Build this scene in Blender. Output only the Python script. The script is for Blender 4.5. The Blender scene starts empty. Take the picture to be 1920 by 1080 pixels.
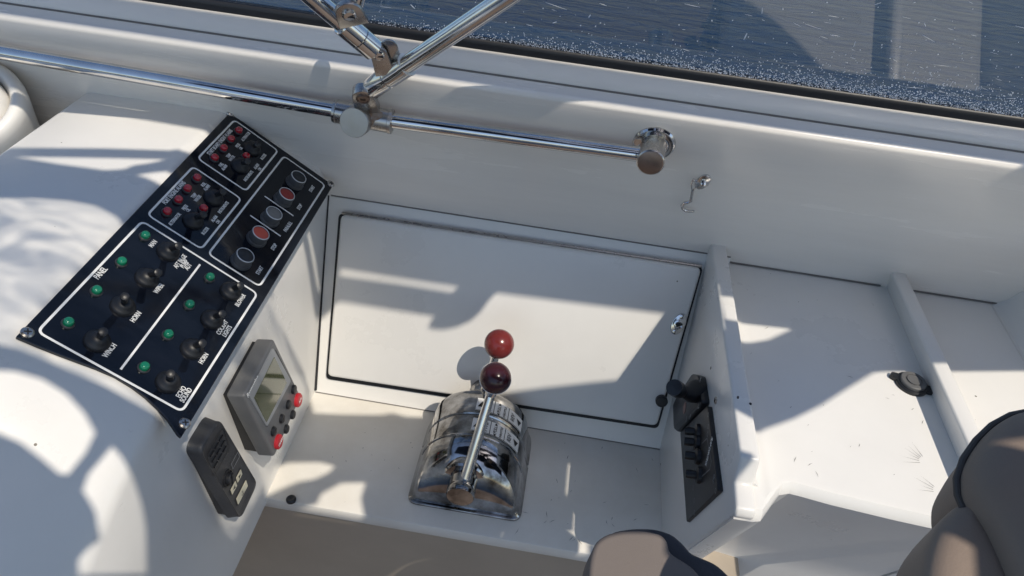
import bpy, bmesh, math, random
import numpy as np
from mathutils import Vector, Matrix, geometry

random.seed(7)
C = bpy.context.scene.collection
RAD = math.radians

# ------------------------------------------------------------------ camera
FPX, CX, CY, EYE = 1387.0, 960.0, 540.0, 1.75
Dv = np.array([235, -1102, FPX]); Dv /= np.linalg.norm(Dv)
Xv = np.array([1, .16, -.045]); Xv -= Dv * (Xv @ Dv); Xv /= np.linalg.norm(Xv)
Zv = np.cross(Xv, Dv)
RM = np.stack([Xv, Dv, Zv])                     # camera axes -> boat axes (x along the side, y outboard, z up)
cam_d = bpy.data.cameras.new('camera'); cam = bpy.data.objects.new('camera', cam_d); C.objects.link(cam)
cam_d.sensor_width = 36; cam_d.lens = FPX / 1920 * 36; cam_d.clip_start = .02; cam_d.clip_end = 4000
r_, u_, b_ = RM @ [1, 0, 0], RM @ [0, -1, 0], RM @ [0, 0, -1]
cam.matrix_world = Matrix(((r_[0], u_[0], b_[0], 0), (r_[1], u_[1], b_[1], 0), (r_[2], u_[2], b_[2], EYE), (0, 0, 0, 1)))
bpy.context.scene.camera = cam

# ------------------------------------------------------------------ light
SUN = Vector((.45, -.45, 1.0)).normalized()
w = bpy.data.worlds.new('World'); bpy.context.scene.world = w; w.use_nodes = True
nt = w.node_tree; bg = nt.nodes['Background']; sky = nt.nodes.new('ShaderNodeTexSky')
sky.sky_type = 'NISHITA'; sky.sun_disc = False
sky.sun_elevation = math.asin(SUN.z); sky.sun_rotation = math.atan2(SUN.x, SUN.y)
nt.links.new(sky.outputs[0], bg.inputs[0]); bg.inputs[1].default_value = .14
sl = bpy.data.lights.new('sun', 'SUN'); so = bpy.data.objects.new('sun', sl); C.objects.link(so)
sl.energy = 3.3; sl.angle = RAD(.42); sl.color = (1, .915, .79)
so.rotation_euler = SUN.to_track_quat('Z', 'Y').to_euler(); so.location = (3, 0, 6)
vs = bpy.context.scene.view_settings
vs.view_transform = 'Standard'; vs.look = 'None'; vs.gamma = 1; vs.exposure = .2
try: vs.use_curve_mapping = False
except Exception: pass

# ------------------------------------------------------------------ helpers (heights are measured from eye level and lifted by EYE on linking)
def ray(px, py): return RM @ np.array([px - CX, py - CY, FPX])
def on(p, n, px, py):
    r = ray(px, py); return Vector(r * (np.dot(p, n) / np.dot(r, n)))
def az(z, px, py): return on((0, 0, z), (0, 0, 1), px, py)
def ay(y, px, py): return on((0, y, 0), (0, 1, 0), px, py)
def ax(x, px, py): return on((x, 0, 0), (1, 0, 0), px, py)

def nd(nt, t, **kw):
    n = nt.nodes.new('ShaderNode' + t)
    for k, v in kw.items():
        if k.startswith('i_'): n.inputs[k[2:].replace('_', ' ')].default_value = v
        else: setattr(n, k, v)
    return n

def mat(name, col, rough=.5, metal=0, bump=0, bscale=40, var=0, vscale=8, col2=None, stretch=None, spec=.5, coat=0, rvar=0):
    m = bpy.data.materials.new(name); m.use_nodes = True; t = m.node_tree; b = t.nodes['Principled BSDF']
    b.inputs['Base Color'].default_value = (*col, 1); b.inputs['Roughness'].default_value = rough
    b.inputs['Metallic'].default_value = metal; b.inputs['Specular IOR Level'].default_value = spec
    b.inputs['Coat Weight'].default_value = coat
    tc = nd(t, 'TexCoord'); mp = nd(t, 'Mapping'); t.links.new(tc.outputs['Object'], mp.inputs[0])
    if stretch: mp.inputs['Scale'].default_value = stretch
    if var or rvar:
        n = nd(t, 'TexNoise', i_Scale=vscale, i_Detail=8.0, i_Roughness=.65); t.links.new(mp.outputs[0], n.inputs['Vector'])
        if var:
            cr = nd(t, 'ValToRGB'); cr.color_ramp.elements[0].position = .35; cr.color_ramp.elements[1].position = .7
            c2 = col2 or tuple(c * (1 - var) for c in col)
            cr.color_ramp.elements[0].color = (*c2, 1); cr.color_ramp.elements[1].color = (*col, 1)
            t.links.new(n.outputs[0], cr.inputs[0]); t.links.new(cr.outputs[0], b.inputs['Base Color'])
        if rvar:
            mr = nd(t, 'MapRange'); mr.inputs['From Min'].default_value = .3; mr.inputs['From Max'].default_value = .7
            mr.inputs['To Min'].default_value = max(.02, rough - rvar); mr.inputs['To Max'].default_value = rough + rvar
            t.links.new(n.outputs[0], mr.inputs[0]); t.links.new(mr.outputs[0], b.inputs['Roughness'])
    if bump:
        n2 = nd(t, 'TexNoise', i_Scale=bscale, i_Detail=4.0); t.links.new(mp.outputs[0], n2.inputs['Vector'])
        bp = nd(t, 'Bump', i_Strength=bump, i_Distance=.002); t.links.new(n2.outputs[0], bp.inputs['Height'])
        t.links.new(bp.outputs[0], b.inputs['Normal'])
    return m

def specks(m, col, scale, thr, seed=0.0, stretch=(1, 1, 1)):
    """small stains / chips of another colour over an existing material"""
    t = m.node_tree; b = t.nodes['Principled BSDF']; s = b.inputs['Base Color']
    tc = nd(t, 'TexCoord'); mp = nd(t, 'Mapping'); t.links.new(tc.outputs['Object'], mp.inputs[0])
    mp.inputs['Location'].default_value = (seed, seed * .7, seed * .3); mp.inputs['Scale'].default_value = stretch
    v = nd(t, 'TexVoronoi', i_Scale=scale, i_Randomness=1.0); t.links.new(mp.outputs[0], v.inputs['Vector'])
    wn = nd(t, 'TexWhiteNoise'); t.links.new(v.outputs['Color'], wn.inputs['Vector'])
    mu = nd(t, 'Math', operation='MULTIPLY'); t.links.new(wn.outputs['Value'], mu.inputs[0]); mu.inputs[1].default_value = thr
    lt = nd(t, 'Math', operation='LESS_THAN'); t.links.new(v.outputs['Distance'], lt.inputs[0])
    pw = nd(t, 'Math', operation='POWER'); t.links.new(mu.outputs[0], pw.inputs[0]); pw.inputs[1].default_value = 3.0
    t.links.new(pw.outputs[0], lt.inputs[1])
    mx = nd(t, 'Mix', data_type='RGBA'); t.links.new(lt.outputs[0], mx.inputs[0]); mx.inputs[7].default_value = (*col, 1)
    if s.links: t.links.new(s.links[0].from_socket, mx.inputs[6])
    else: mx.inputs[6].default_value = s.default_value
    t.links.new(mx.outputs[2], s)
    return m

class BM:
    """collects shapes into one mesh"""
    def __init__(self): self.b = bmesh.new()
    def poly(self, pts, nrm, th):
        """outline pts (3D), extruded by th along -nrm"""
        nrm = Vector(nrm).normalized(); pts = [Vector(p) for p in pts]
        vt = [self.b.verts.new(p) for p in pts]; vb = [self.b.verts.new(p - nrm * th) for p in pts]
        self.b.faces.new(vt); self.b.faces.new(vb[::-1]); n = len(pts)
        for i in range(n): self.b.faces.new((vt[i], vb[i], vb[(i + 1) % n], vt[(i + 1) % n]))
        return self
    def sheet(self, pts):
        self.b.faces.new([self.b.verts.new(Vector(p)) for p in pts]); return self
    def hexa(self, a, c):
        """solid from two matching quads / outlines a, c"""
        va = [self.b.verts.new(Vector(p)) for p in a]; vc = [self.b.verts.new(Vector(p)) for p in c]
        self.b.faces.new(va); self.b.faces.new(vc[::-1]); n = len(va)
        for i in range(n): self.b.faces.new((va[i], vc[i], vc[(i + 1) % n], va[(i + 1) % n]))
        return self
    def loft(self, rows, caps=True, closed=True):
        R = [[self.b.verts.new(Vector(p)) for p in r] for r in rows]; n = len(rows[0])
        for a, c in zip(R, R[1:]):
            for i in range(n if closed else n - 1):
                j = (i + 1) % n; self.b.faces.new((a[i], a[j], c[j], c[i]))
        if caps: self.b.faces.new(R[0][::-1]); self.b.faces.new(R[-1])
        return self
    def tube(self, pts, r, n=20, caps=True):
        pts = [Vector(p) for p in pts]; rr = r if isinstance(r, (list, tuple)) else [r] * len(pts)
        rows = []; prev = None
        for i, p in enumerate(pts):
            d = (pts[min(i + 1, len(pts) - 1)] - pts[max(i - 1, 0)]).normalized()
            if prev is None:
                prev = d.orthogonal().normalized()
            u = (prev - d * prev.dot(d)).normalized(); v = d.cross(u); prev = u
            rows.append([p + (u * math.cos(2 * math.pi * k / n) + v * math.sin(2 * math.pi * k / n)) * rr[i] for k in range(n)])
        return self.loft(rows, caps)
    def lathe(self, base, axis, prof, n=28, ring=False):
        """prof: list of (radius, height along axis)"""
        base = Vector(base); d = Vector(axis).normalized(); u = d.orthogonal().normalized(); v = d.cross(u)
        rows = [[base + d * h + (u * math.cos(2 * math.pi * k / n) + v * math.sin(2 * math.pi * k / n)) * max(r, 1e-5) for k in range(n)] for r, h in prof]
        if ring: return self.loft(rows + rows[:1], False)
        return self.loft(rows, True)
    def ball(self, c, r, n=32, sq=1.0, axis=(0, 0, 1)):
        return self.lathe(c, axis, [(r * math.sin(math.pi * i / n), -r * sq * math.cos(math.pi * i / n)) for i in range(n + 1)], n)
    def bevel(self, wd, seg=3, ang=30):
        bmesh.ops.remove_doubles(self.b, verts=self.b.verts, dist=1e-6)
        bmesh.ops.recalc_face_normals(self.b, faces=self.b.faces)
        es = [e for e in self.b.edges if len(e.link_faces) == 2 and e.calc_face_angle(0) > RAD(ang)]
        bmesh.ops.bevel(self.b, geom=es, offset=wd, segments=seg, affect='EDGES', profile=.5, clamp_overlap=True)
        return self
    def mesh(self, name, smooth=30):
        bmesh.ops.recalc_face_normals(self.b, faces=self.b.faces)
        for f in self.b.faces: f.smooth = True
        for e in self.b.edges:
            if len(e.link_faces) == 2 and e.calc_face_angle(0) > RAD(smooth): e.smooth = False
        me = bpy.data.meshes.new(name); self.b.to_mesh(me); self.b.free(); return me

LIFT = Vector((0, 0, EYE))
def root_loc(o):
    p = Vector()
    while o: p += o.location; o = o.parent
    return p
def thing(name, label, cat, loc=(0, 0, 0), group=None):
    o = bpy.data.objects.new(name, None); C.objects.link(o); o.empty_display_size = .05
    o.location = Vector(loc) + LIFT; o['label'] = label; o['category'] = cat
    if group: o['group'] = group
    return o
def part(name, bm, m, parent=None, smooth=30, label=None, kind=None):
    me = bm.mesh(name, smooth) if isinstance(bm, BM) else bm
    me.transform(Matrix.Translation(LIFT - (root_loc(parent) if parent else Vector())))
    o = bpy.data.objects.new(name, me); C.objects.link(o); o.parent = parent
    for q in (m if isinstance(m, (list, tuple)) else [m]): me.materials.append(q)
    if label: o['label'] = label
    if kind: o['kind'] = kind
    return o
def solo(name, bm, m, label, cat, smooth=30, group=None):
    """a thing that is one mesh, with its origin at its own centre"""
    me = bm.mesh(name, smooth); c = sum((v.co for v in me.vertices), Vector()) / len(me.vertices)
    me.transform(Matrix.Translation(-c)); o = bpy.data.objects.new(name, me); C.objects.link(o); o.location = c + LIFT
    me.materials.append(m); o['label'] = label; o['category'] = cat
    if group: o['group'] = group
    return o
def struct(name, bm, m, smooth=30):
    o = part(name, bm, m, None, smooth); o['kind'] = 'structure'; return o
def inst(name, me, mtx, parent):
    """an instance of shared mesh data placed by a frame given in eye-level coordinates"""
    o = bpy.data.objects.new(name, me); C.objects.link(o); o.parent = parent
    base = root_loc(parent)
    o.matrix_local = Matrix.Translation(LIFT - base) @ mtx
    return o
def subinst(name, me, parent):
    o = bpy.data.objects.new(name, me); C.objects.link(o); o.parent = parent; return o
def mesh_mat(me, m): me.materials.append(m); return me
def frame(o, x, y):
    x = Vector(x).normalized(); y = Vector(y); y = (y - x * y.dot(x)).normalized(); z = x.cross(y)
    M = Matrix.Identity(4)
    for i in range(3): M[i][0], M[i][1], M[i][2], M[i][3] = x[i], y[i], z[i], o[i]
    return M
_txt = {}
def text_mesh(s, size, sx=.8, bold=.0, ext=.00015):
    key = (s, round(size, 5), sx, bold)
    if key in _txt: return _txt[key].copy()
    cu = bpy.data.curves.new('t', 'FONT'); cu.body = s; cu.size = size; cu.align_x = 'CENTER'; cu.align_y = 'CENTER'
    cu.extrude = ext; cu.offset = bold; cu.resolution_u = 3; cu.space_line = .9
    to = bpy.data.objects.new('t', cu); C.objects.link(to); bpy.context.view_layer.update()
    me = bpy.data.meshes.new_from_object(to.evaluated_get(bpy.context.evaluated_depsgraph_get()))
    bpy.data.objects.remove(to); bpy.data.curves.remove(cu)
    me.transform(Matrix.Diagonal((sx, 1, 1, 1))); me.materials.clear(); _txt[key] = me
    return me.copy()
def lettering(s, M, size, m, parent, sx=.8, bold=0., name='lettering'):
    me = text_mesh(s, size, sx, bold); me.transform(M); return part(name, me, m, parent)
def ribbon(pts, wd, h=.0003, closed=True, nrm=(0, 0, 1)):
    """flat printed line of width wd along pts"""
    b = BM(); nrm = Vector(nrm).normalized(); n = len(pts); L = []; Rr = []
    for i in range(n):
        p = Vector(pts[i]); a = Vector(pts[i - 1]) if (closed or i) else None; c = Vector(pts[(i + 1) % n]) if (closed or i < n - 1) else None
        d1 = (p - a).normalized() if a else None; d2 = (c - p).normalized() if c else None
        if d1 is None: d1 = d2
        if d2 is None: d2 = d1
        t = (d1 + d2).normalized(); s = nrm.cross(t); k = 1 / max(.4, t.dot(d1))
        L.append(p + s * wd / 2 * k); Rr.append(p - s * wd / 2 * k)
    V = [(b.b.verts.new(l + nrm * h), b.b.verts.new(r + nrm * h)) for l, r in zip(L, Rr)]
    for i in range(n if closed else n - 1):
        j = (i + 1) % n; b.b.faces.new((V[i][0], V[i][1], V[j][1], V[j][0]))
    return b
def round_poly(pts, r, seg=5):
    """round the corners of a closed outline"""
    out = []; n = len(pts); pts = [Vector(p) for p in pts]
    for i in range(n):
        p = pts[i]; a = (pts[i - 1] - p); c = (pts[(i + 1) % n] - p); rr = min(r, a.length * .45, c.length * .45)
        A = p + a.normalized() * rr; B = p + c.normalized() * rr
        for k in range(seg + 1):
            t = k / seg; out.append(A * (1 - t) ** 2 + p * 2 * t * (1 - t) + B * t * t)
    return out

# ------------------------------------------------------------------ materials
gel = mat('gelcoat', (.76, .745, .71), .32, var=.07, vscale=5, bump=.05, bscale=9, rvar=.08)
specks(gel, (.16, .14, .11), 26, .33, 3.1)
gel_wall = mat('gelcoat_wall', (.85, .81, .755), .25, var=.10, vscale=3, bump=.06, bscale=7, stretch=(.6, 3, 5), rvar=.08)
specks(gel_wall, (.2, .18, .15), 17, .33, 1.7)
gel_dirty = mat('gelcoat_worn', (.76, .74, .69), .38, var=.12, vscale=9, bump=.05, bscale=12, col2=(.66, .63, .57))
specks(gel_dirty, (.10, .08, .06), 34, .34, 8.2)
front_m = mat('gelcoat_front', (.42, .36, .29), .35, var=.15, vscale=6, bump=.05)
seal = mat('black_sealant', (.012, .012, .014), .6, bump=.3, bscale=200)
seal_grey = mat('grey_sealant', (.16, .15, .14), .6)
rubber = mat('black_rubber', (.010, .011, .014), .45, bump=.1, bscale=160)
caulk = mat('white_caulk', (.8, .79, .76), .5, bump=.6, bscale=120)
plate_m = mat('black_acrylic', (.004, .006, .011), .10, spec=.35, var=.5, vscale=30, col2=(.007, .009, .015), rvar=.07, stretch=(1, 6, 1))
specks(plate_m, (.16, .16, .15), 60, .30, 4.4, (1, 1, 1))
white_p = mat('white_print', (.82, .82, .80), .5)
plastic = mat('black_plastic', (.014, .015, .018), .38, bump=.08, bscale=300, var=.3, vscale=40)
plastic_soft = mat('charcoal_plastic', (.042, .044, .049), .5, bump=.15, bscale=420, var=.2, vscale=60)
grey_pl = mat('grey_plastic', (.15, .152, .155), .45, bump=.08, bscale=420, var=.12, vscale=30)
grey_face = mat('grey_face', (.085, .088, .092), .35, var=.1, vscale=30)
bezel_m = mat('pale_bezel', (.30, .31, .32), .3)
lcd = mat('lcd', (.115, .125, .060), .08, var=.15, vscale=18, coat=1)
red_key = mat('red_key', (.52, .02, .03), .4)
red_led = mat('red_lens', (.42, .008, .022), .12, coat=1)
green_led = mat('green_lens', (.004, .17, .085), .12, coat=1)
ring_m = mat('bezel_ring', (.035, .037, .042), .3)
ring_hi = mat('button_rim', (.62, .63, .63), .3)
btn_black = mat('button_black', (.02, .022, .027), .35)
btn_red = mat('button_red', (.62, .10, .065), .4, var=.1, vscale=60)
btn_grey = mat('button_grey', (.19, .19, .185), .35)
chrome = mat('stainless', (.74, .73, .72), .10, 1, rvar=.06, vscale=25, var=.2, stretch=(1, 1, 1))
brushed = mat('brushed_stainless', (.58, .55, .52), .28, 1, rvar=.08, vscale=40, var=.25)
dullsteel = mat('dull_steel', (.50, .49, .48), .38, 1, rvar=.06, vscale=50, var=.15)
capmetal = mat('dull_bronze_cap', (.36, .27, .22), .42, 1, var=.3, vscale=60, rvar=.1)
rust = mat('rust', (.30, .16, .085), .55, .4, var=.5, vscale=140, col2=(.42, .36, .30))
aged = mat('aged_chrome', (.62, .62, .63), .09, 1, var=.75, vscale=28, col2=(.10, .09, .08), rvar=.05)
oldred = mat('red_knob', (.185, .026, .024), .22, var=.25, vscale=20)
maroon = mat('maroon_knob', (.055, .012, .018), .2, var=.3, vscale=20)
label_m = mat('label_white', (.82, .82, .80), .4, var=.12, vscale=60)
ink = mat('label_ink', (.01, .01, .012), .5)
taupe = mat('taupe_upholstery', (.25, .19, .15), .7, bump=.12, bscale=900, var=.12, vscale=7)
taupe_dark = mat('taupe_piping', (.06, .05, .045), .6)
dark_uph = mat('dark_upholstery', (.035, .035, .042), .6, bump=.3, bscale=400)
canvas = mat('light_mask_canvas', (.035, .045, .075), .85, bump=.3, bscale=600)  # for the unseen overhead sheet cut to shape the sunlight
ivory = mat('ivory_key', (.55, .52, .40), .4)
greytxt = mat('grey_print', (.22, .23, .24), .5)

def glass_mat():
    m = bpy.data.materials.new('windscreen_glass'); m.use_nodes = True; t = m.node_tree; t.nodes.clear()
    out = nd(t, 'OutputMaterial'); tr = nd(t, 'BsdfTransparent'); tr.inputs[0].default_value = (.62, .72, .80, 1)
    gl = nd(t, 'BsdfGlossy'); gl.inputs['Roughness'].default_value = .0; gl.inputs[0].default_value = (1, 1, 1, 1)
    fr = nd(t, 'Fresnel'); fr.inputs[0].default_value = 1.52
    mu = nd(t, 'Math', operation='MULTIPLY'); t.links.new(fr.outputs[0], mu.inputs[0]); mu.inputs[1].default_value = 1.75   # two faces of the pane
    mx = nd(t, 'MixShader'); t.links.new(mu.outputs[0], mx.inputs[0]); t.links.new(tr.outputs[0], mx.inputs[1]); t.links.new(gl.outputs[0], mx.inputs[2])
    df = nd(t, 'BsdfDiffuse'); df.inputs[0].default_value = (.7, .72, .75, 1)        # a film of dried salt
    tc = nd(t, 'TexCoord'); n = nd(t, 'TexNoise', i_Scale=7.0, i_Detail=8.0); t.links.new(tc.outputs['Object'], n.inputs['Vector'])
    mr = nd(t, 'MapRange'); mr.inputs['From Min'].default_value = .35; mr.inputs['From Max'].default_value = .8
    mr.inputs['To Min'].default_value = .0; mr.inputs['To Max'].default_value = .008; t.links.new(n.outputs[0], mr.inputs[0])
    m2 = nd(t, 'MixShader'); t.links.new(mr.outputs[0], m2.inputs[0]); t.links.new(mx.outputs[0], m2.inputs[1]); t.links.new(df.outputs[0], m2.inputs[2])
    t.links.new(m2.outputs[0], out.inputs[0]); return m
def ripple_vinyl_mat():
    """unseen flat vinyl whose noise tint puts rippled light on the console"""
    m = bpy.data.materials.new('ripple_light_vinyl'); m.use_nodes = True; t = m.node_tree; t.nodes.clear()
    out = nd(t, 'OutputMaterial'); tr = nd(t, 'BsdfTransparent')
    tc = nd(t, 'TexCoord'); mp = nd(t, 'Mapping'); mp.inputs['Scale'].default_value = (9, 26, 9); mp.inputs['Rotation'].default_value = (0, 0, .35)
    t.links.new(tc.outputs['Object'], mp.inputs[0])
    n = nd(t, 'TexNoise', i_Scale=1.6, i_Detail=3.0, i_Distortion=1.2); t.links.new(mp.outputs[0], n.inputs['Vector'])
    cr = nd(t, 'ValToRGB'); e = cr.color_ramp.elements; e[0].position = .36; e[0].color = (.30, .31, .33, 1); e[1].position = .60; e[1].color = (.96, .96, .95, 1)
    t.links.new(n.outputs[0], cr.inputs[0]); t.links.new(cr.outputs[0], tr.inputs[0])
    gl = nd(t, 'BsdfGlossy'); gl.inputs['Roughness'].default_value = .08; mx = nd(t, 'MixShader'); mx.inputs[0].default_value = .04
    t.links.new(tr.outputs[0], mx.inputs[1]); t.links.new(gl.outputs[0], mx.inputs[2]); t.links.new(mx.outputs[0], out.inputs[0]); return m
def water_mat():
    m = bpy.data.materials.new('sea_water'); m.use_nodes = True; t = m.node_tree; b = t.nodes['Principled BSDF']
    b.inputs['Base Color'].default_value = (.0025, .026, .072, 1); b.inputs['Specular IOR Level'].default_value = .10; b.inputs['Roughness'].default_value = .10; b.inputs['IOR'].default_value = 1.33
    tc = nd(t, 'TexCoord'); mp = nd(t, 'Mapping'); mp.inputs['Scale'].default_value = (.9, 2.4, 1); mp.inputs['Rotation'].default_value = (0, 0, .2)
    t.links.new(tc.outputs['Object'], mp.inputs[0])
    n = nd(t, 'TexNoise', i_Scale=1.3, i_Detail=9.0, i_Roughness=.62, i_Distortion=.5); t.links.new(mp.outputs[0], n.inputs['Vector'])
    bp = nd(t, 'Bump', i_Strength=.75, i_Distance=.35); t.links.new(n.outputs[0], bp.inputs['Height']); t.links.new(bp.outputs[0], b.inputs['Normal'])
    return m
glass = glass_mat(); vinyl = ripple_vinyl_mat(); water_m = water_mat()
salt = mat('dried_salt', (.9, .91, .93), .35)
_t = salt.node_tree; _tl = nd(_t, 'BsdfTranslucent'); _tl.inputs[0].default_value = (.95, .96, 1, 1); _mx = nd(_t, 'MixShader'); _mx.inputs[0].default_value = .65
_t.links.new(_t.nodes['Principled BSDF'].outputs[0], _mx.inputs[1]); _t.links.new(_tl.outputs[0], _mx.inputs[2]); _t.links.new(_mx.outputs[0], _t.nodes['Material Output'].inputs[0])

# ------------------------------------------------------------------ setting: water, floor
b = BM(); b.sheet([(-1500, -1500, -4.2), (1500, -1500, -4.2), (1500, 2500, -4.2), (-1500, 2500, -4.2)])
struct('water', b, water_m)
b = BM(); b.poly([(-1.6, -1.2, -1.75), (1.4, -1.2, -1.75), (1.4, .82, -1.75), (-1.6, .82, -1.75)], (0, 0, 1), .05)
struct('cockpit_floor', b, mat('teak_floor', (.12, .08, .055), .6, var=.3, vscale=6, stretch=(1, 14, 1), bump=.1))

# ------------------------------------------------------------------ planes of the moulding
TL = RAD(22); HN = Vector((0, -math.cos(TL), math.sin(TL))); HP = Vector((0, .703, -.82))         # locker front
HU = Vector((0, math.sin(TL), math.cos(TL)))
WU = Vector((0, .75 - .812, -.342 + .55)).normalized(); WN = Vector((0, -WU.z, WU.y)); WP = Vector((0, .812, -.55))   # side wall, leaning inboard
TRAY, RIM, SHELF = -.56, -.53, -.82
def hp(px, py, d=0): return on(HP + HN * d, HN, px, py)
def wp(px, py, d=0): return on(WP + WN * d, WN, px, py)

# side wall: wall face, rolled edge, ledge top, rounded sill under the glass
prof = [(.86, -.72), (.812 + .062 * .16 / .208, -.55 - .16)]
prof += [(.812, -.55), (.7545, -.356)]
for k in range(8):
    a = k / 7 * RAD(118); prof.append((.7565 - .0065 * math.cos(a - RAD(12)), -.3425 + .0065 * math.sin(a - RAD(12)) ))
prof += [(.774, -.3345), (.777, -.334)]
for k in range(7):
    a = k / 6; prof.append((.777 + .0175 * a, -.333 + .0165 * (a ** .62)))
prof += [(.7965, -.3155), (.82, -.312), (.95, -.40), (.95, -.72)]
b = BM(); b.loft([[(x, y, z) for y, z in prof] for x in (-1.3, -.6, 0, .6, 1.2)], True)
struct('side_wall', b, gel_wall, 32)

# shelf and its undercut front panel
b = BM(); b.poly([(-.33, .519, SHELF), (.215, .519, SHELF), (.215, .722, SHELF), (-.33, .722, SHELF)], (0, 0, 1), .02); b.bevel(.003, 2)
struct('shelf', b, gel_dirty)
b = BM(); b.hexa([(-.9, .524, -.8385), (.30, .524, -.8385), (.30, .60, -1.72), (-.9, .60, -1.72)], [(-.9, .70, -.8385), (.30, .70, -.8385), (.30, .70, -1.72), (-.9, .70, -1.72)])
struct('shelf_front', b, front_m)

# locker front frame (part of the moulding) round the hatch opening
def hfr(x, s): return HP + HU * s + Vector((x, 0, 0))
top_s = (WP - HP).dot(HU)
b = BM(); b.poly([hfr(-.335, -.02), hfr(.214, -.02), hfr(.235, top_s + .002), hfr(-.335, top_s + .002)], HN, .02)
struct('locker_surround', b, gel)

# ------------------------------------------------------------------ hatch
hc = [hp(636, 399), hp(1318, 500), hp(1232, 806), hp(613, 712)]
hat = thing('locker_hatch', 'white hinged locker hatch behind the throttle, part sunlit and part in shade', 'hatch', hp(930, 770))
b = BM(); b.poly(round_poly([hp(638, 403, .0155), hp(1316, 504, .0155), hp(1232, 800, .0155), hp(613, 706, .0155)], .008), HN, .0145); b.bevel(.0042, 4, 50)
part('door', b, gel, hat)
b = BM(); b.poly(round_poly([p + HN * .0006 for p in [hp(635.5, 399.5), hp(1318.5, 500.5), hp(1233.5, 803.5), hp(611.5, 710)]], .007), HN, .0012)
part('gasket', b, seal, hat)
p0, p1 = hp(641, 399, .008), hp(1316, 499.5, .008)
hg = BM(); hg.tube([p0, p1], .0016, 10)
hinge = part('hinge', hg, brushed, hat)
for k in range(26):
    a = p0.lerp(p1, (k + .08) / 26); c = p0.lerp(p1, (k + .92) / 26)
    kb = BM(); kb.tube([a, c], .0021, 10); part('knuckle', kb, brushed, hinge)
# turn latch
lc = hp(1272, 607, .0155); lx = Vector((1, 0, 0)); ly = HU
rot = RAD(-14); e1 = (ly * math.cos(rot) - lx * math.sin(rot)); e2 = (lx * math.cos(rot) + ly * math.sin(rot))
b = BM(); b.poly([lc + HN * .003 + e1 * .0155 * math.sin(2 * math.pi * k / 28) + e2 * .0088 * math.cos(2 * math.pi * k / 28) for k in range(28)], HN, .003); b.bevel(.0008, 2, 50)
la = part('latch', b, chrome, hat)
b = BM(); b.lathe(lc + HN * .003, HN, [(.0062, 0), (.0066, .002), (.0050, .0024), (.0048, .0006), (.0048, 0)], 28, True); part('latch_ring', b, chrome, la)
b = BM(); b.poly([lc + HN * .0062 + e1 * y + e2 * x for x, y in [(-.0045, -.001), (.002, .0035), (.0046, .002), (-.001, -.003)]], HN, .003); part('latch_key', b, plastic, la)
for s in (1, -1):
    b = BM(); b.lathe(lc + HN * .0028 + e1 * .0112 * s, HN, [(.0035, 0), (.0033, .0008), (.0022, .0012), (0, .0013)], 16); sc = part('screw', b, chrome, la)
    b = BM(); b.poly([lc + HN * .0043 + e1 * (.0112 * s + y) + e2 * x for x, y in [(-.0004, -.003), (.0004, -.003), (.0004, .003), (-.0004, .003)]], HN, .0006); 
    o = part('screw_slot', b, ink, la)
b = BM(); q = hp(1240, 750, .0155); b.lathe(q, HN, [(.0082, 0), (.0082, .006), (.0066, .0085), (0, .009)]); part('finger_pull', b, rubber, hat)

# ------------------------------------------------------------------ partitions and trays
def partition(name, label, x0, x1, xb, y_end, drop, loc):
    t = thing(name, label, 'partition', loc); return t
d1 = thing('partition', 'near white partition whose side carries the joystick and flap switches', 'partition', (.21, .62, SHELF))
b = BM()   # profile in YZ of the left partition, undercut front
P1 = [(.83, -.53), (.462, -.53), (.453, -.5565), (.426, -.5580), (.4225, -.566), (.50, -.76), (.535, -.84), (.75, -.84), (.83, -.60)]
b.hexa([(.2035, y, z) if z > -.7 else (.198, y, z) for y, z in P1], [(.2225, y, z) for y, z in P1]); b.bevel(.0028, 3, 25)
part('panel', b, gel, d1)
d2 = thing('partition', 'low white partition between the two open trays at the right', 'partition', (.44, .65, TRAY))
P2 = [(.83, -.53), (.40, -.53), (.385, -.545), (.385, -.575), (.83, -.575)]
b = BM(); b.hexa([(.433 if z > -.55 else .445, y, z) for y, z in P2], [(.4525 if z > -.55 else .4535, y, z) for y, z in P2]); b.bevel(.0035, 3, 25)
part('panel', b, gel, d2)
# trays (floor plus rounded front nose and undercut front)
def tray(x0, x1, edge):
    b = BM(); rows = []
    for x, y in edge:
        nose = [(x, .85, TRAY), (x, y + .012, TRAY), (x, y + .006, TRAY - .0015), (x, y + .002, TRAY - .006), (x, y, TRAY - .012), (x, y + .075, -.76), (x, y + .105, -.84), (x, y + .105, -1.5), (x, .85, -1.5)]
        rows.append(nose)
    b.loft(rows, True); return b
e1_ = [(.2045, .4235), (.222, .4235), (.2300, .426), (.2365, .436), (.243, .446), (.252, .459), (.262, .463), (.272, .462), (.30, .458), (.36, .4525), (.446, .447)]
struct('tray', tray(0, 0, e1_), gel, 24)
struct('side_tray', tray(0, 0, [(.450, .446), (.574, .436)]), gel, 24)
struct('tray_front', tray(0, 0, [(.5745, .436), (1.1, .40)]), gel, 24)
b = BM(); b.loft([[(.574, y, TRAY - .002), (.581, y, TRAY + .002), (.590, y, TRAY + .012), (.60, y, TRAY + .05), (.66, y, -.42), (.70, y, -.42), (.70, y, TRAY - .03), (.574, y, TRAY - .03)] for y in (.33, .83)], True); struct('tray_end_wall', b, gel, 40)
# fillet ridge that runs from the near partition to the tray floor
b = BM(); b.tube([(.2235, y, TRAY - .0005) for y in (.455, .60, .80)], .0040, 12); part('fillet', b, gel, d1)

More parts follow.
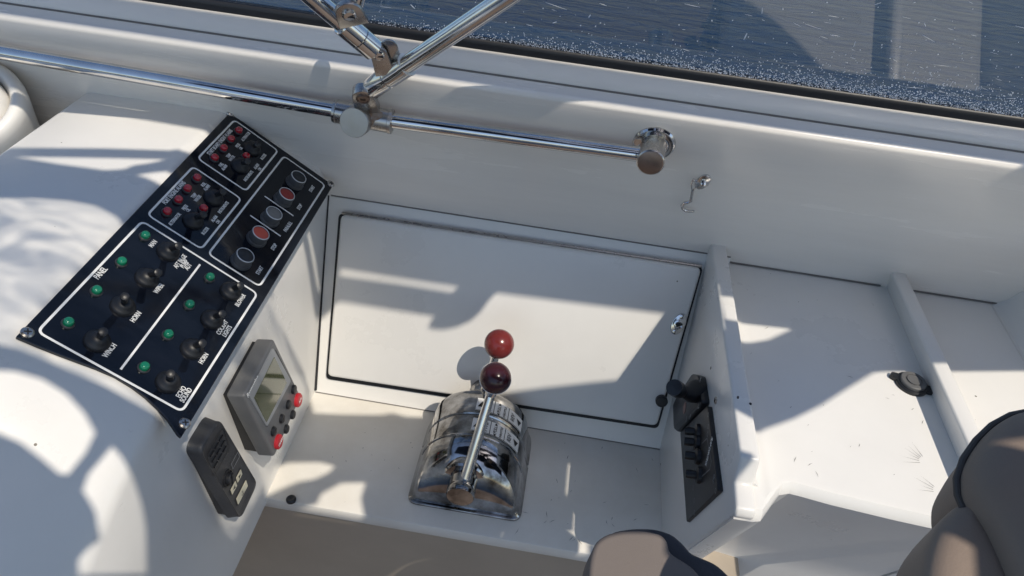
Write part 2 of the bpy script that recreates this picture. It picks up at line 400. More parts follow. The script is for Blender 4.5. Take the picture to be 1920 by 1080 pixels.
# screws and holes on the near partition
XF = .2034
for px, py, r in ((1333, 690, .0018), (1383, 745, .0014), (1407, 757, .0014)):
    q = ax(XF, px, py) if px < 1390 else az(RIM, px, py); nn = (-1, 0, 0) if px < 1390 else (0, 0, 1)
    b = BM(); b.lathe(q, nn, [(r, -.001), (r, .0004), (0, .0006)], 10); part('screw_hole', b, ink, d1)
b = BM(); b.lathe(ax(XF, 1343, 751), (-1, 0, 0), [(.0042, -.001), (.0042, .0008), (.003, .0018), (0, .002)], 16); part('screw', b, brushed, d1)

# ------------------------------------------------------------------ joystick and flap panels on the partition
FX = (-1, 0, 0)
jp = thing('joystick_panel', 'small black joystick control plate on the near partition, above the flap switches', 'control panel', ax(XF, 1305, 770))
def face(px, py, d=0): return ax(XF - d, px, py)
out = [face(*p) for p in [(1312, 703), (1324, 707), (1332, 757), (1327, 765), (1284, 812), (1277, 806), (1275, 762), (1281, 748)]]
b = BM(); b.poly(round_poly([p + Vector((-.010, 0, 0)) for p in out], .006), FX, .011); b.bevel(.002, 2, 50); part('body', b, plastic, jp)
j0, j1, j2, j3 = face(1307, 733, .010), face(1292, 738, .022), face(1275, 733, .034), face(1253, 720, .056)
b = BM(); b.tube([j0, j0.lerp(j1, .5), j1, j1.lerp(j2, .5), j2], [.0135, .0125, .0098, .0072, .0062], 20)
jb = part('boot', b, rubber, jp)
b = BM(); dd = (j3 - j2).normalized(); b.lathe(j2, dd, [(.006, -.002), (.0085, .001), (.0094, .006), (.0096, .022), (.0090, .0255), (.0, .0265)], 20); part('joystick', b, plastic, jp)
b = BM(); b.lathe(face(1284, 765, .010), FX, [(.0075, -.001), (.0072, .0007), (0, .0009)], 20); part('button', b, mat('brown_button', (.16, .085, .07), .4), jp)
fx_, fy_ = Vector((0, -1, 0)), Vector((0, 0, 1))
for (px, py, pts_) in ((1316, 712, [(-.003, 0), (0, .003), (.003, 0)]),):
    pass
lettering('PANIC', frame(face(1312, 716, .0104), (0, -.35, -.94), (0, -.94, .35)), .006, greytxt, jp)
for ctr, pts_ in (((1304, 722), [(-.004, -.002), (0, .003), (.004, -.002)]), ((1310, 762), [(-.004, .002), (0, -.003), (.004, .002)])):
    q = face(*ctr, .0103); b = ribbon([q + Vector((0, a, c)) for a, c in pts_], .0012, .0002, False, FX); part('arrow_mark', b, greytxt, jp)
lettering('OFF', frame(face(1287, 785, .0104), (0, -.35, -.94), (0, -.94, .35)), .0055, greytxt, jp)
lettering('ON', frame(face(1294, 781, .0104), (0, -.35, -.94), (0, -.94, .35)), .0055, greytxt, jp)

fp = thing('flap_panel', 'tall black flap control switch plate low on the near partition', 'control panel', face(1310, 870))
out = [face(*p) for p in [(1336, 762), (1357, 921), (1297, 981), (1284, 812)]]
b = BM(); b.poly(round_poly([p + Vector((-.006, 0, 0)) for p in out], .003), FX, .007); b.bevel(.001, 2, 50); part('body', b, plastic, fp)
for px, py in ((1290, 822), (1289, 842), (1291, 868), (1293, 903)):
    q = face(px + 20, py - 12, .006); d = Vector((-.90, .10, -.2)).normalized()
    b = BM(); b.lathe(q, FX, [(.0095, 0), (.0088, .004), (.006, .005), (0, .0052)], 18); ts = part('toggle_switch', b, rubber, fp)
    b = BM(); b.tube([q + d * .003, q + d * .010, q + d * .015], [.0040, .0048, .0044], 14); part('lever', b, plastic, ts)
lettering('FLAP CONTROL', frame(face(1329, 847, .0063), (0, -.40, -.92), (0, -.92, .40)), .0075, white_p, fp, .62)
b = ribbon([face(*p, .0061) for p in [(1316, 832), (1326, 822), (1334, 866), (1331, 880), (1306, 903)]], .0011, .0002, False, FX); part('frame_line', b, greytxt, fp)
lettering('OIT', frame(face(1338, 897, .0063), (0, -.40, -.92), (0, -.92, .40)), .007, greytxt, fp)
for px, py in ((1328, 778), (1328, 800), (1327, 814), (1342, 920), (1291, 822), (1295, 842), (1300, 884), (1300, 915), (1302, 938), (1302, 961)):
    q = face(px, py, .0061); b = ribbon([q + Vector((0, .0028 * math.cos(k * math.pi / 3), .0022 * math.sin(k * math.pi / 3))) for k in range(6)], .0007, .0002, True, FX)
    part('symbol', b, greytxt, fp)

# ------------------------------------------------------------------ 12 V socket cap
sc_ = az(TRAY, 1708, 722)
sk = thing('socket_cap', 'round black socket cover on the tray floor beside the low partition', 'socket cover', sc_)
b = BM(); b.lathe(sc_, (0, 0, 1), [(.0175, 0), (.0175, .003), (.0165, .0042), (.0150, .0046), (0, .0046)], 32); part('base', b, plastic, sk)
b = BM(); b.lathe(sc_ + Vector((0, 0, .0044)), (0, 0, 1), [(.0138, 0), (.0138, .0030), (.0130, .0038), (.0090, .0038), (.0088, .0030), (.0076, .0030), (.0074, .0044), (.0, .0044)], 32)
part('lid', b, mat('worn_grey_plastic', (.13, .13, .13), .45, var=.2, vscale=50), sk)
for s in (1, -1):
    d = Vector((.92 * s, -.38 * s, 0)); u = Vector((.38, .92, 0))
    b = BM(); b.poly(round_poly([sc_ + Vector((0, 0, .0046)) + d * a + u * c for a, c in [(.015, -.006), (.0235, -.004), (.0235, .004), (.015, .006)]], .003), (0, 0, 1), .0042); part('tab', b, plastic, sk)

# ------------------------------------------------------------------ cabin hook on the wall
hk = thing('cabin_hook', 'small stainless cabin hook hanging from its eye plate on the wall', 'hook', wp(1318, 340))
q = wp(1318, 340); wx = Vector((1, 0, 0)); ang = RAD(-12)
f1 = WU * math.cos(ang) - wx * math.sin(ang); f2 = wx * math.cos(ang) + WU * math.sin(ang)
b = BM(); b.poly([q + WN * .0022 + f1 * .0125 * math.sin(2 * math.pi * k / 28) + f2 * .0078 * math.cos(2 * math.pi * k / 28) for k in range(28)], WN, .003); b.bevel(.0008, 2, 50); pl = part('eye_plate', b, chrome, hk)
for s in (1, -1):
    b = BM(); b.lathe(q + WN * .0022 + f1 * .0088 * s, WN, [(.0022, 0), (.0020, .0008), (0, .001)], 12); part('screw', b, brushed, pl)
b = BM(); b.lathe(q + WN * .002, WN, [(.0042, 0), (.0040, .004), (.0028, .0056), (0, .006)], 18); part('boss', b, chrome, pl)
hpts = [wp(1311, 340, .007), wp(1300, 336, .0085), wp(1296, 346, .009), wp(1298, 358, .009), wp(1304, 352, .0085), wp(1305, 342, .008)]
b = BM(); b.tube([hpts[0].lerp(hpts[1], .4)] + hpts[1:] + [hpts[1]], .0011, 10); ey = part('eye', b, chrome, hk)
hpts = [wp(*p, .008) for p in [(1299, 356), (1297, 366), (1295, 377), (1290, 379), (1284, 380), (1279, 385), (1280, 391), (1286, 395), (1294, 396), (1302, 396)]]
b = BM(); b.tube(hpts, [.0018] * 3 + [.0019, .0021, .0021, .0021, .0019, .0017, .0014], 12); part('hook', b, chrome, hk)
# stray marks on the wall
b = BM()
# thin dark joint lines where the mouldings meet
sw = bpy.data.objects['side_wall']
for a_, c_ in (((-1.1, .7757, -.3336), (1.0, .7757, -.3336)), ((-.30, .8115, -.549), (.234, .8115, -.549)), ((.224, .8135, -.5585), (.432, .8135, -.5585)), ((.454, .8135, -.5585), (.60, .8135, -.5585))):
    b = BM(); b.tube([a_, c_], .0011, 8); part('joint_line', b, seal_grey, sw)
b = BM(); b.tube([hfr(-.3045, .004) + HN * .0005, hfr(-.3040, .15) + HN * .0005, hfr(-.3035, top_s)+ HN * .0005], [.0026, .0014, .0010], 8); part('joint_line', b, seal, sw)
b = BM(); b.tube([(-.304, .7035, SHELF + .0004), (.20, .7035, SHELF + .0004)], .0010, 8); part('joint_line', b, seal_grey, sw)
# scuffs and scratches on the flat mouldings
def scuffs(nm, par, n, x0, x1, y0, y1, z, L, m):
    b = BM()
    for i in range(n):
        x, y, a = random.uniform(x0, x1), random.uniform(y0, y1), random.gauss(1.0, .7); l = random.uniform(*L); wd = random.uniform(.00015, .00035)
        d = Vector((math.cos(a), math.sin(a), 0)); q = Vector((-d.y, d.x, 0)); c = Vector((x, y, z))
        k = q * random.uniform(-.15, .15) * l
        b.b.faces.new([b.b.verts.new(p) for p in (c - d * l - q * wd * .3, c + k - q * wd, c + d * l, c + k + q * wd)])
    part(nm, b, m, par, kind='stuff')
scuffs('scuff_marks', bpy.data.objects['shelf'], 34, -.02, .19, .53, .69, SHELF + .0003, (.001, .006), ink)
scuffs('scuff_marks', bpy.data.objects['shelf'], 14, -.28, -.14, .53, .69, SHELF + .0003, (.0006, .002), ink)
scuffs('scuff_marks', bpy.data.objects['tray'], 22, .24, .42, .47, .78, TRAY + .0003, (.0008, .005), seal_grey)
b = BM()
for (ox, oy), aa in (((.405, .520), (2.2, 2.45, 2.7, 3.0, 1.9, 3.3)), ((.408, .485), (2.3, 2.6, 2.9, 3.2))):
    for a in aa:
        d = Vector((math.cos(a), math.sin(a), 0)); q = Vector((-d.y, d.x, 0)) * .00022; c = Vector((ox, oy, TRAY + .0003)) + d * .008; e_ = c + d * random.uniform(.012, .028)
        b.sheet([c - q, e_, c + q])
part('scratches', b, seal_grey, bpy.data.objects['tray'], kind='stuff')

# ------------------------------------------------------------------ console
def lerp(a, c, t): return a + (c - a) * t
prof0 = [(-.592, -.83), (-.592, -.442), (-.589, -.4345), (-.582, -.431), (-.50, -.430), (-.423, -.430), (-.4135, -.4315), (-.408, -.4355),
         (-.36, -.467), (-.318, -.4945), (-.3075, -.5035), (-.3045, -.5125), (-.3045, -.62), (-.305, -.72), (-.305, -.83)]
def resample(pr, n):
    L = [0]
    for a, c in zip(pr, pr[1:]): L.append(L[-1] + math.dist(a, c))
    return L
prof1 = [(-.64, -.83), (-.63, -.62), (-.61, -.56), (-.58, -.525), (-.53, -.498), (-.47, -.480), (-.43, -.476), (-.405, -.480), (-.365, -.497), (-.33, -.525), (-.316, -.545), (-.309, -.565), (-.305, -.64), (-.305, -.73), (-.305, -.83)]
prof1 = [(x, z if z < -.70 else z - .06) for x, z in prof1]
rows = []
for y in (.84, .60, .44, .40, .385, .37, .355, .34, .32, .29, .26, .22, .17, .10, .0, -.08):
    t = 0 if y > .385 else min(1, (.385 - y) / .30); t = t * t * (3 - 2 * t) if t < 1 else 1
    rows.append([(lerp(a[0], c[0], t), y, lerp(a[1], c[1], t)) for a, c in zip(prof0, prof1)])
con = thing('helm_console', 'white moulded helm console at the left carrying the black switch panel', 'console', (-.45, .5, SHELF))
b = BM(); b.loft(rows, True); part('body', b, gel, con, 40)
# lower moulding to the left of the console
b = BM(); b.loft([[(-1.3, .83, -.52), (-.60, .83, -.52), (-.60, .0, -.56), (-1.3, .0, -.56)], [(-1.3, .83, -.9), (-.60, .83, -.9), (-.60, .0, -.9), (-1.3, .0, -.9)]], True)
struct('dash_shelf', b, gel)
pc = az(-.43, -68, 188)
pod = thing('compass_pod', 'round white moulded pod cut off by the left edge below the rail', 'pod', pc)
pa = (.12, -.42, .9)
b = BM(); b.lathe(pc + Vector((0, 0, -.02)), pa, [(.050, -.10), (.060, -.03), (.0655, .0), (.067, .012), (.0665, .022), (.063, .027), (.058, .0285), (.0535, .0265), (.0490, .016), (.048, .010)], 56); part('housing', b, gel, pod, 50)
b = BM(); b.lathe(pc + Vector((0, 0, -.02)), pa, [(.0475, .008), (.0470, .018), (.043, .030), (.034, .038), (.018, .043), (0, .0445)], 48); part('dome', b, gel, pod, 50)

# ------------------------------------------------------------------ switch panel
SN = Vector((.081, 0, .123)).normalized(); SP = Vector((-.411, .78, -.4315)) + SN * .0025
def pp(px, py, d=0): return on(SP + SN * d, SN, px, py)
EY = Vector((0, 1, 0)); EU = EY.cross(SN).normalized()
if EU.x > 0: EU = -EU                                  # towards the crest
sp = thing('switch_panel', 'glossy black switch panel with white outlines, lamps, toggles and push buttons', 'switch panel', pp(330, 520))
oc = [pp(*p) for p in [(431, 211), (625, 347), (340, 820), (334, 815), (315, 787), (297, 766), (273, 744), (248, 725), (215, 705), (180, 690), (150, 679), (110, 664), (70, 648), (30, 631)]]
b = BM(); b.poly(oc, SN, .0035); b.bevel(.0006, 1, 60); part('plate', b, plate_m, sp)
def pframe(px, py, d=0): return frame(pp(px, py, d), EY, EU)
def rect(corners, r=.006):
    # corners px -> axis aligned rectangle on the plate
    ps = [pp(*c) for c in corners]; o = pp(330, 520)
    ys = sorted((p - o).dot(EY) for p in ps); us = sorted((p - o).dot(EU) for p in ps)
    y0, y1 = sum(ys[:2]) / 2, sum(ys[2:]) / 2; u0, u1 = sum(us[:2]) / 2, sum(us[2:]) / 2
    return round_poly([o + EY * a + EU * c for a, c in [(y0, u0), (y1, u0), (y1, u1), (y0, u1)]], r)
for cs in ([(438, 225), (521, 282), (461, 359), (372, 298)], [(362, 312), (451, 373), (378, 468), (277, 403)],
           [(532, 291), (607, 347), (488, 539), (392, 477)], [(266, 412), (480, 552), (340, 777), (76, 620)]):
    part('outline', ribbon(rect(cs), .0021, .0003, True, SN), white_p, sp)
for a, c in (((375, 496), (226, 693)), ((496, 368), (550, 405)), ((469, 404), (526, 443))):
    part('divider_line', ribbon([pp(*a), pp(*c)], .0019, .0003, False, SN), white_p, sp)
# panel screws
b = BM(); b.lathe((0, 0, 0), (0, 0, 1), [(.0052, 0), (.0050, .0010), (.0036, .0020), (0, .0023)], 18); scm = mesh_mat(b.mesh('panel_screw'), brushed)
b = BM()
for k in range(2):
    d = Vector((math.cos(.6 + k * math.pi / 2), math.sin(.6 + k * math.pi / 2), 0)); s = Vector((-d.y, d.x, 0))
    b.poly([Vector((0, 0, .0026)) + d * i * .0026 + s * j * .0005 for i, j in ((-1, -1), (1, -1), (1, 1), (-1, 1))], (0, 0, 1), .0006)
scx = mesh_mat(b.mesh('panel_screw_cross'), ink)
for p in ((51, 624), (346, 794), (433, 213), (620, 345)):
    s = inst('screw', scm, pframe(*p), sp); subinst('cross_slot', scx, s)
# indicator lamps
b = BM(); b.lathe((0, 0, 0), (0, 0, 1), [(.0064, 0), (.0062, .0012), (.0052, .0020), (.0050, .0012), (0, .0012)], 24); ledring = mesh_mat(b.mesh('lamp_ring'), ring_m)
def led_mesh(name, m):
    b = BM(); b.lathe((0, 0, 0), (0, 0, 1), [(.0049, .001), (.0049, .0036), (.0046, .0050), (.0036, .0062), (.0022, .0066), (0, .0066)], 24); return mesh_mat(b.mesh(name, 50), m)
LEDS = Matrix.Diagonal((.86, .86, .95, 1)); ledring.transform(LEDS); lr = led_mesh('red_lens', red_led); lr.transform(LEDS); lg = led_mesh('green_lens', green_led); lg.transform(LEDS)
reds = [(418, 280), (401, 298), (446, 247), (432, 263), (460, 295), (368, 336), (350, 356), (333, 377), (312, 399), (380, 393)]
greens = [(271, 444), (227, 493), (180, 547), (127, 607), (392, 522), (354, 573), (314, 629), (269, 690)]
for p in reds: s = inst('indicator_lamp', ledring, pframe(*p), sp); subinst('lens', lr, s)
for p in greens: s = inst('indicator_lamp', ledring, pframe(*p), sp); subinst('lens', lg, s)
# toggles
b = BM(); b.lathe((0, 0, 0), (0, 0, 1), [(.0108, 0), (.0106, .0022), (.0094, .0040), (.0082, .0046), (.0075, .0068), (.0050, .0088), (.0032, .0094), (0, .0095)], 28); boot = mesh_mat(b.mesh('toggle_boot', 50), rubber)
def toggle(px, py, tx, ty, h=.025):
    M = pframe(px, py); s = inst('toggle_switch', boot, M, sp)
    tip = M.inverted() @ pp(tx, ty, h); a = Vector((0, 0, .006)); d = (tip - a)
    b = BM(); b.tube([a, a + d * .45, a + d * .88, a + d * .97, a + d], [.0026, .0030, .0038, .0036, .0022], 16)
    lever = b.mesh('toggle_lever', 50); mesh_mat(lever, plastic); subinst('lever', lever, s)
for t in ((450, 312, 465, 302), (472, 280, 484, 270), (400, 372, 419, 359), (362, 415, 383, 402),
          (315, 473, 336, 461), (275, 522, 298, 511), (230, 575, 234, 555), (182, 640, 194, 621),
          (432, 547, 452, 535), (397, 600, 418, 588), (360, 655, 381, 643), (315, 717, 320, 700)): toggle(*t)
# push buttons
b = BM(); b.lathe((0, 0, 0), (0, 0, 1), [(.0150, 0), (.0150, .0025), (.0142, .0035), (.0136, .0036), (.0135, .0110), (.0128, .0126), (.0122, .0128), (.0118, .0122), (.0118, 0)], 36, True); bring = b.mesh('button_bezel', 40); bring.transform(Matrix.Diagonal((.74, .74, 1, 1))); mesh_mat(bring, mat('button_bezel_grey', (.085, .088, .092), .35))
b = BM(); b.lathe((0, 0, 0), (0, 0, 1), [(.0129, .0124), (.0127, .0130), (.0119, .0132), (.0116, .0127)], 36, True); brim = b.mesh('button_rim', 50); brim.transform(Matrix.Diagonal((.74, .74, 1, 1))); mesh_mat(brim, ring_hi)
def bt(m):
    b = BM(); b.lathe((0, 0, 0), (0, 0, 1), [(.0117, .008), (.0117, .0118), (.0108, .0124), (.004, .0119), (0, .0118)], 32); me = b.mesh('button_cap', 40); me.transform(Matrix.Diagonal((.74, .74, 1, 1))); return mesh_mat(me, m)
bm_, br_, br2_, bg_ = bt(btn_black), bt(mat('button_red_shaded', (.30, .035, .03), .4)), bt(btn_red), bt(btn_grey)  # upper red cap repeats the lower one with shade in its colour
for (px, py), m in (((560, 332), bm_), ((538, 364), br_), ((514, 400), bg_), ((489, 437), br2_), ((460, 479), bm_)):
    o = pp(px, py, .0120) - SN * .0120
    s = inst('push_button', bring, frame(o, EY, EU), sp); subinst('cap', m, s); subinst('rim', brim, s)
# lettering on the panel
def pl_text(s, px, py, size=.0083, sx=.72, bold=.0001): lettering(s, pframe(px, py, .0002), size, white_p, sp, sx, bold)
for s, px, py in (('MAN', 287, 457), ('AFT BILGE', 338, 490), ('PUMP', 346, 495), ('AUT', 353, 500), ('WIPER', 298, 541), ('HORN', 255, 594), ('WINCH', 206, 657),
                  ('BLOWER', 451, 563), ('COCKPIT', 417, 614), ('LIGHTS', 426, 621), ('HORN', 382, 672), ('ECHO', 340, 735), ('SOUND', 349, 741)): pl_text(s, px, py, .0063)
pl_text('PANEL', 189, 512, .0074)
for s, px, py in (('START', 487, 507), ('STOP', 514, 463), ('PARALELL', 540, 425), ('STOP', 562, 388), ('START', 585, 354)): pl_text(s, px, py, .0060)
for s, px, py in (('START BOARD ENGINE ALARMS', 413, 266), ('PORT ENGINE ALARMS', 327, 361)): pl_text(s, px, py, .0064, .66)
for s, px, py in (('TEMP', 429, 292), ('WATER', 435, 297), ('FUEL', 415, 309), ('ALARM', 421, 314), ('PRESS', 446, 273), ('OIL', 452, 278), ('ALTERNATOR', 461, 256), ('INSTRUMENTS', 466, 330),
                  ('ALARM', 481, 312), ('ON', 487, 317), ('BUZZER', 494, 294), ('FUEL', 382, 346), ('ALARM', 388, 352), ('TEMP', 364, 367), ('WATER', 371, 372), ('PRESS', 347, 389), ('OIL', 353, 394),
                  ('ALTERNATOR', 328, 411), ('INSTRUMENTS', 419, 389), ('ALARM', 402, 410), ('ON', 409, 416), ('BUZZER', 385, 433)): pl_text(s, px, py, .0051, .66)

# ------------------------------------------------------------------ plotter (wedge housing on the console side)
CXF = -.3046
PN = Vector((math.cos(RAD(5)), 0, math.sin(RAD(5)))); PP = Vector((-.2795, 0, -.58))
def fp_(px, py, d=0): return on(PP + PN * d, PN, px, py)
pt = thing('autopilot_head', 'grey instrument with a green screen, two red keys and black keys', 'instrument', ax(CXF, 500, 750))
fr_ = [fp_(*p) for p in [(514, 635), (565, 743), (515, 857), (458, 743)]]
bk = [p - PN * .0205 - Vector((0, 0, .0015)) for p in fr_]
b = BM(); b.hexa(fr_, bk); b.bevel(.0032, 3, 40); part('housing', b, grey_pl, pt, 40)
cen = sum(bk, Vector()) / 4; mt_ = [cen + (p - cen) * .93 for p in bk]
b = BM(); b.hexa(mt_, [Vector((CXF - .002, p.y, p.z)) for p in mt_]); part('mount', b, rubber, pt)
PY = (fr_[0] - fr_[3]).normalized(); PUp = PN.cross(PY).normalized()
if PUp.z < 0: PUp = -PUp
b = BM(); b.poly(round_poly([fp_(*p, .0012) for p in [(512, 652), (546, 714), (501, 800), (467, 741)]], .003), PN, .0016); bz = part('bezel', b, bezel_m, pt)
b = BM(); b.poly(round_poly([fp_(*p, .0017) for p in [(515, 669), (538, 718), (500, 792), (477, 746)]], .001), PN, .0008); part('screen', b, lcd, bz)
b = ribbon([fp_(*p, .0004) for p in [(516, 656), (545, 714), (522, 758), (500, 800)]], .0012, .0003, False, PN); part('groove', b, ink, pt)
b = BM(); b.lathe((0, 0, 0), (0, 0, 1), [(.0056, -.001), (.0055, .0016), (.0045, .0026), (0, .0029)], 24); km = b.mesh('key'); mesh_mat(km, plastic)
b = BM(); b.lathe((0, 0, 0), (0, 0, 1), [(.0088, -.001), (.0086, .0022), (.0074, .0034), (0, .0038)], 28); kr = b.mesh('red_key'); mesh_mat(kr, red_key)
for px, py in ((550, 730), (540, 758.5), (527.5, 785), (512, 808.5), (548, 777.5), (536, 804.5)): inst('key', km, frame(fp_(px, py, .0004), PY, PUp), pt)
for px, py in ((557.5, 750), (520.5, 828)):
    k = inst('red_key', kr, frame(fp_(px, py, .0004), PY, PUp), pt)
    me = text_mesh('AUTO' if py < 800 else 'STANDBY', .0045, .6); me.transform(Matrix.Translation((0, 0, .0039))); mesh_mat(me, white_p); subinst('lettering', me, k)
lettering('Raymarine', frame(fp_(474, 724, .0006), PY, PUp), .0082, white_p, pt, .8, .0001)

# ------------------------------------------------------------------ handset with speaker slots
HNn = Vector((math.cos(RAD(4)), 0, math.sin(RAD(4)))); HPp = Vector((-.2885, 0, -.61))
def fh(px, py, d=0): return on(HPp + HNn * d, HNn, px, py)
rc = thing('winch_remote', 'charcoal rubber handset with moulded grille, round knob and pale arrow keys', 'remote control', ax(CXF, 420, 880))
fr_ = [fh(*p) for p in [(411, 783), (484, 907), (452, 976), (374, 845)]]
bk = [p - HNn * .0140 for p in fr_]; bk = [sum(bk, Vector()) / 4 + (p - sum(bk, Vector()) / 4) * 1.05 for p in bk]
b = BM()
def blend(t, k): return round_poly([(f.lerp(c, t)) for f, c in zip(fr_, bk)], k)
cen = sum(fr_, Vector()) / 4
b.loft([[cen + (p - cen) * .88 - HNn * .0012 for p in round_poly(fr_, .008)], [cen + (p - cen) * .92 - HNn * .0004 for p in round_poly(fr_, .010)], [cen + (p - cen) * .97 for p in round_poly(fr_, .010)], [cen + (p - cen) * .993 - HNn * .0012 for p in round_poly(fr_, .011)], [p - HNn * .004 for p in round_poly(fr_, .012)], blend(1, .012)], True)
part('housing', b, plastic_soft, rc, 50)
mt_ = [sum(bk, Vector()) / 4 + (p - sum(bk, Vector()) / 4) * .94 for p in bk]
b = BM(); b.hexa(round_poly(mt_, .010), [Vector((CXF - .002, p.y, p.z)) for p in round_poly(mt_, .010)]); part('mount', b, rubber, rc)
RY = (fr_[0] - fr_[3]).normalized(); RU = HNn.cross(RY).normalized()
if RU.z < 0: RU = -RU
go = fh(409, 846, -.001)
for i in range(3):
    for j in range(3):
        q = go + RY * (i - 1) * .0098 + RU * (j - 1) * .0082
        b = BM(); b.poly([q + HNn * .0012 + RY * a + RU * c for a, c in [(-.0038, -.0007), (.0038, -.0007), (.0038, .0007), (-.0038, .0007)]], HNn, .002); part('grille_bar', b, plastic, rc)
part('grille_frame', ribbon(round_poly([go + RY * a + RU * c for a, c in [(-.018, -.016), (.018, -.016), (.018, .015), (-.018, .015)]], .004), .0012, .0004, True, HNn), plastic, rc)
kq = fh(425, 896, -.0015); b = BM(); b.lathe(kq, HNn, [(.0092, 0), (.0092, .0018), (.0080, .0022), (.0078, .0010), (.0066, .0010), (.0064, .005), (.0056, .006), (0, .0062)], 26); kb_ = part('knob', b, plastic, rc)
b = BM(); b.poly([kq + HNn * .0068 + (RU + RY * .3).normalized() * a + (RY - RU * .3).normalized() * c for a, c in [(-.006, -.0009), (.006, -.0009), (.006, .0009), (-.006, .0009)]], HNn, .002); part('pointer', b, rubber, kb_)
def quad(cx_, cy_, w_, h_, m, name, d=0.0006, sub=None):
    q = fh(cx_, cy_, -.001); b = BM(); b.poly(round_poly([q + HNn * d + RY * a + RU * c for a, c in [(-w_, -h_), (w_, -h_), (w_, h_), (-w_, h_)]], .001), HNn, .002); return q, part(name, b, m, rc)
for (cx_, cy_), s in (((447.5, 892.5), 1), ((437.5, 914.5), -1)):
    q, k = quad(cx_, cy_, .0070, .0048, plastic, 'key_well', .0002)
    b = BM(); b.poly([q + HNn * .0009 + RY * a + RU * c for a, c in [(-.0055, -.0036), (.0055, -.0036), (.0055, .0036), (-.0055, .0036)]], HNn, .002); part('arrow_key', b, ivory, k)
    b = BM(); b.sheet([q + HNn * .0012 + RY * a * s + RU * c for a, c in [(-.002, -.0022), (-.002, .0022), (.003, 0)]]); part('arrow', b, ink, k)
q, k = quad(453, 923, .0135, .0058, plastic, 'key_well', .0002)
b = BM(); b.poly([q + HNn * .0009 + RY * a + RU * c for a, c in [(-.012, -.0046), (.012, -.0046), (.012, .0046), (-.012, .0046)]], HNn, .002); part('anchor_key', b, ivory, k)
an = ribbon([q + RY * a + RU * c for a, c in [(0, .003), (0, -.003)]], .0007, .0013, False, HNn); part('anchor_mark', an, ink, k)
an = ribbon([q + RY * .0028 * math.sin(t) + RU * (-.0005 - .0024 * math.cos(t)) for t in (-1.4, -.7, 0, .7, 1.4)], .0007, .0013, False, HNn); part('anchor_mark', an, ink, k)
eq = fh(440.5, 863, -.001); part('emblem', ribbon([eq + RY * a + RU * c for a, c in [(-.008, -.004), (.008, -.004), (.008, .004), (-.008, .004)]], .0008, .0006, True, HNn), greytxt, rc)
lettering('LEWMAR', frame(eq + HNn * .0008, RY, RU), .004, greytxt, rc, .7) if False else None

# ------------------------------------------------------------------ throttle control
TX, TZ = -.057, -.794
th = thing('throttle_control', 'worn chrome twin lever throttle with one bright red and one maroon ball knob', 'throttle', (TX, .62, SHELF))
def sect(y, w, h, zb=-.8160, n=24):
    """bell section: flaring sides that run into a round top"""
    pts = []; r = RD * w
    for k in range(n + 1):
        a = math.pi * k / n; pts.append((TX + r * math.cos(a), y, zb + (TZ - zb) * h + RD * h * math.sin(a)))
    f = (.0738 - .066) * w
    return [(TX + r + f, y, zb), (TX + r + f * .55, y, zb + .008 * h), (TX + r + f * .18, y, zb + .018 * h)] + pts + [(TX - r - f * .18, y, zb + .018 * h), (TX - r - f * .55, y, zb + .008 * h), (TX - r - f, y, zb)]
RD = .0660
rows = [sect(*q) for q in ((.5505, .95, .10), (.5515, .97, .28), (.5535, .98, .44), (.557, .99, .60), (.562, .995, .73), (.569, 1.0, .84), (.578, 1.0, .925), (.588, 1.0, .975), (.597, 1.0, 1.0), (.6295, 1, 1.0), (.631, .97, .975), (.6335, .97, .975), (.635, 1, 1), (.665, 1, 1), (.675, .99, .97), (.682, .97, .90), (.687, .93, .75), (.690, .88, .45))]
b = BM(); b.loft(rows, True); part('housing', b, aged, th, 35)
b = BM(); b.poly(round_poly([(TX - .074, .546, SHELF + .0045), (TX + .074, .546, SHELF + .0045), (TX + .072, .690, SHELF + .0045), (TX - .072, .690, SHELF + .0045)], .014, 6), (0, 0, 1), .0045); b.bevel(.0015, 3, 50); part('base_flange', b, aged, th)
# raised arc on the front of the dome
b = BM(); arc = [Vector((TX + .0662 * math.cos(RAD(a)), .598, TZ + .0658 * math.sin(RAD(a)))) for a in range(8, 173, 6)]
b.tube(arc, .0016, 8); part('trim_ring', b, aged, th)
# labels wrapped over the dome
def wrap(me_or_pts, y0):
    return None
def on_dome(a, y, e):  # a = arc length from the crown towards +x
    r = RD + e; t = a / RD; return Vector((TX + r * math.sin(t), y, TZ + r * math.cos(t)))
def dome_label(y0, wdt, a0, a1, items):
    b = BM(); n = 14; rows = []
    for k in range(n + 1):
        a = lerp(a0, a1, k / n); rows.append([on_dome(a, y0 - wdt / 2, .0006), on_dome(a, y0 + wdt / 2, .0006)])
    b.loft(rows, False, False); lb = part('label_plate', b, label_m, th)
    part('label_border', ribbon([on_dome(a_, y_, .0004) for a_, y_ in [(lerp(a0, a1, k / n), y0 - wdt / 2 + .0006) for k in range(n + 1)]], .0008, .0008, False, (.4, 0, .9)), ink, lb)
    for s, a, size, dy in items:
        if s in ('+', '-'):
            g = 1 if s == '+' else -1
            b = BM(); b.sheet([on_dome(a + p, y0 + dy + q_ * g, .0010) for p, q_ in [(-size, -size * .8), (size, -size * .8), (0, size)]]); part('arrow', b, ink, lb); continue
        if s == '|':
            part('rule', ribbon([on_dome(a, y0 - wdt / 2, 0), on_dome(a, y0 + wdt / 2, 0)], .0008, .0012, False, on_dome(a, y0, 1) - on_dome(a, y0, 0)), ink, lb); continue
        me = text_mesh(s, size, .8, .0001, 0)
        bmm = bmesh.new(); bmm.from_mesh(me)
        bmesh.ops.subdivide_edges(bmm, edges=bmm.edges, cuts=1)
        for v in bmm.verts: v.co = on_dome(a - v.co.y, y0 + dy + v.co.x, .0010)
        bmm.to_mesh(me); bmm.free(); part('lettering', me, ink, lb)
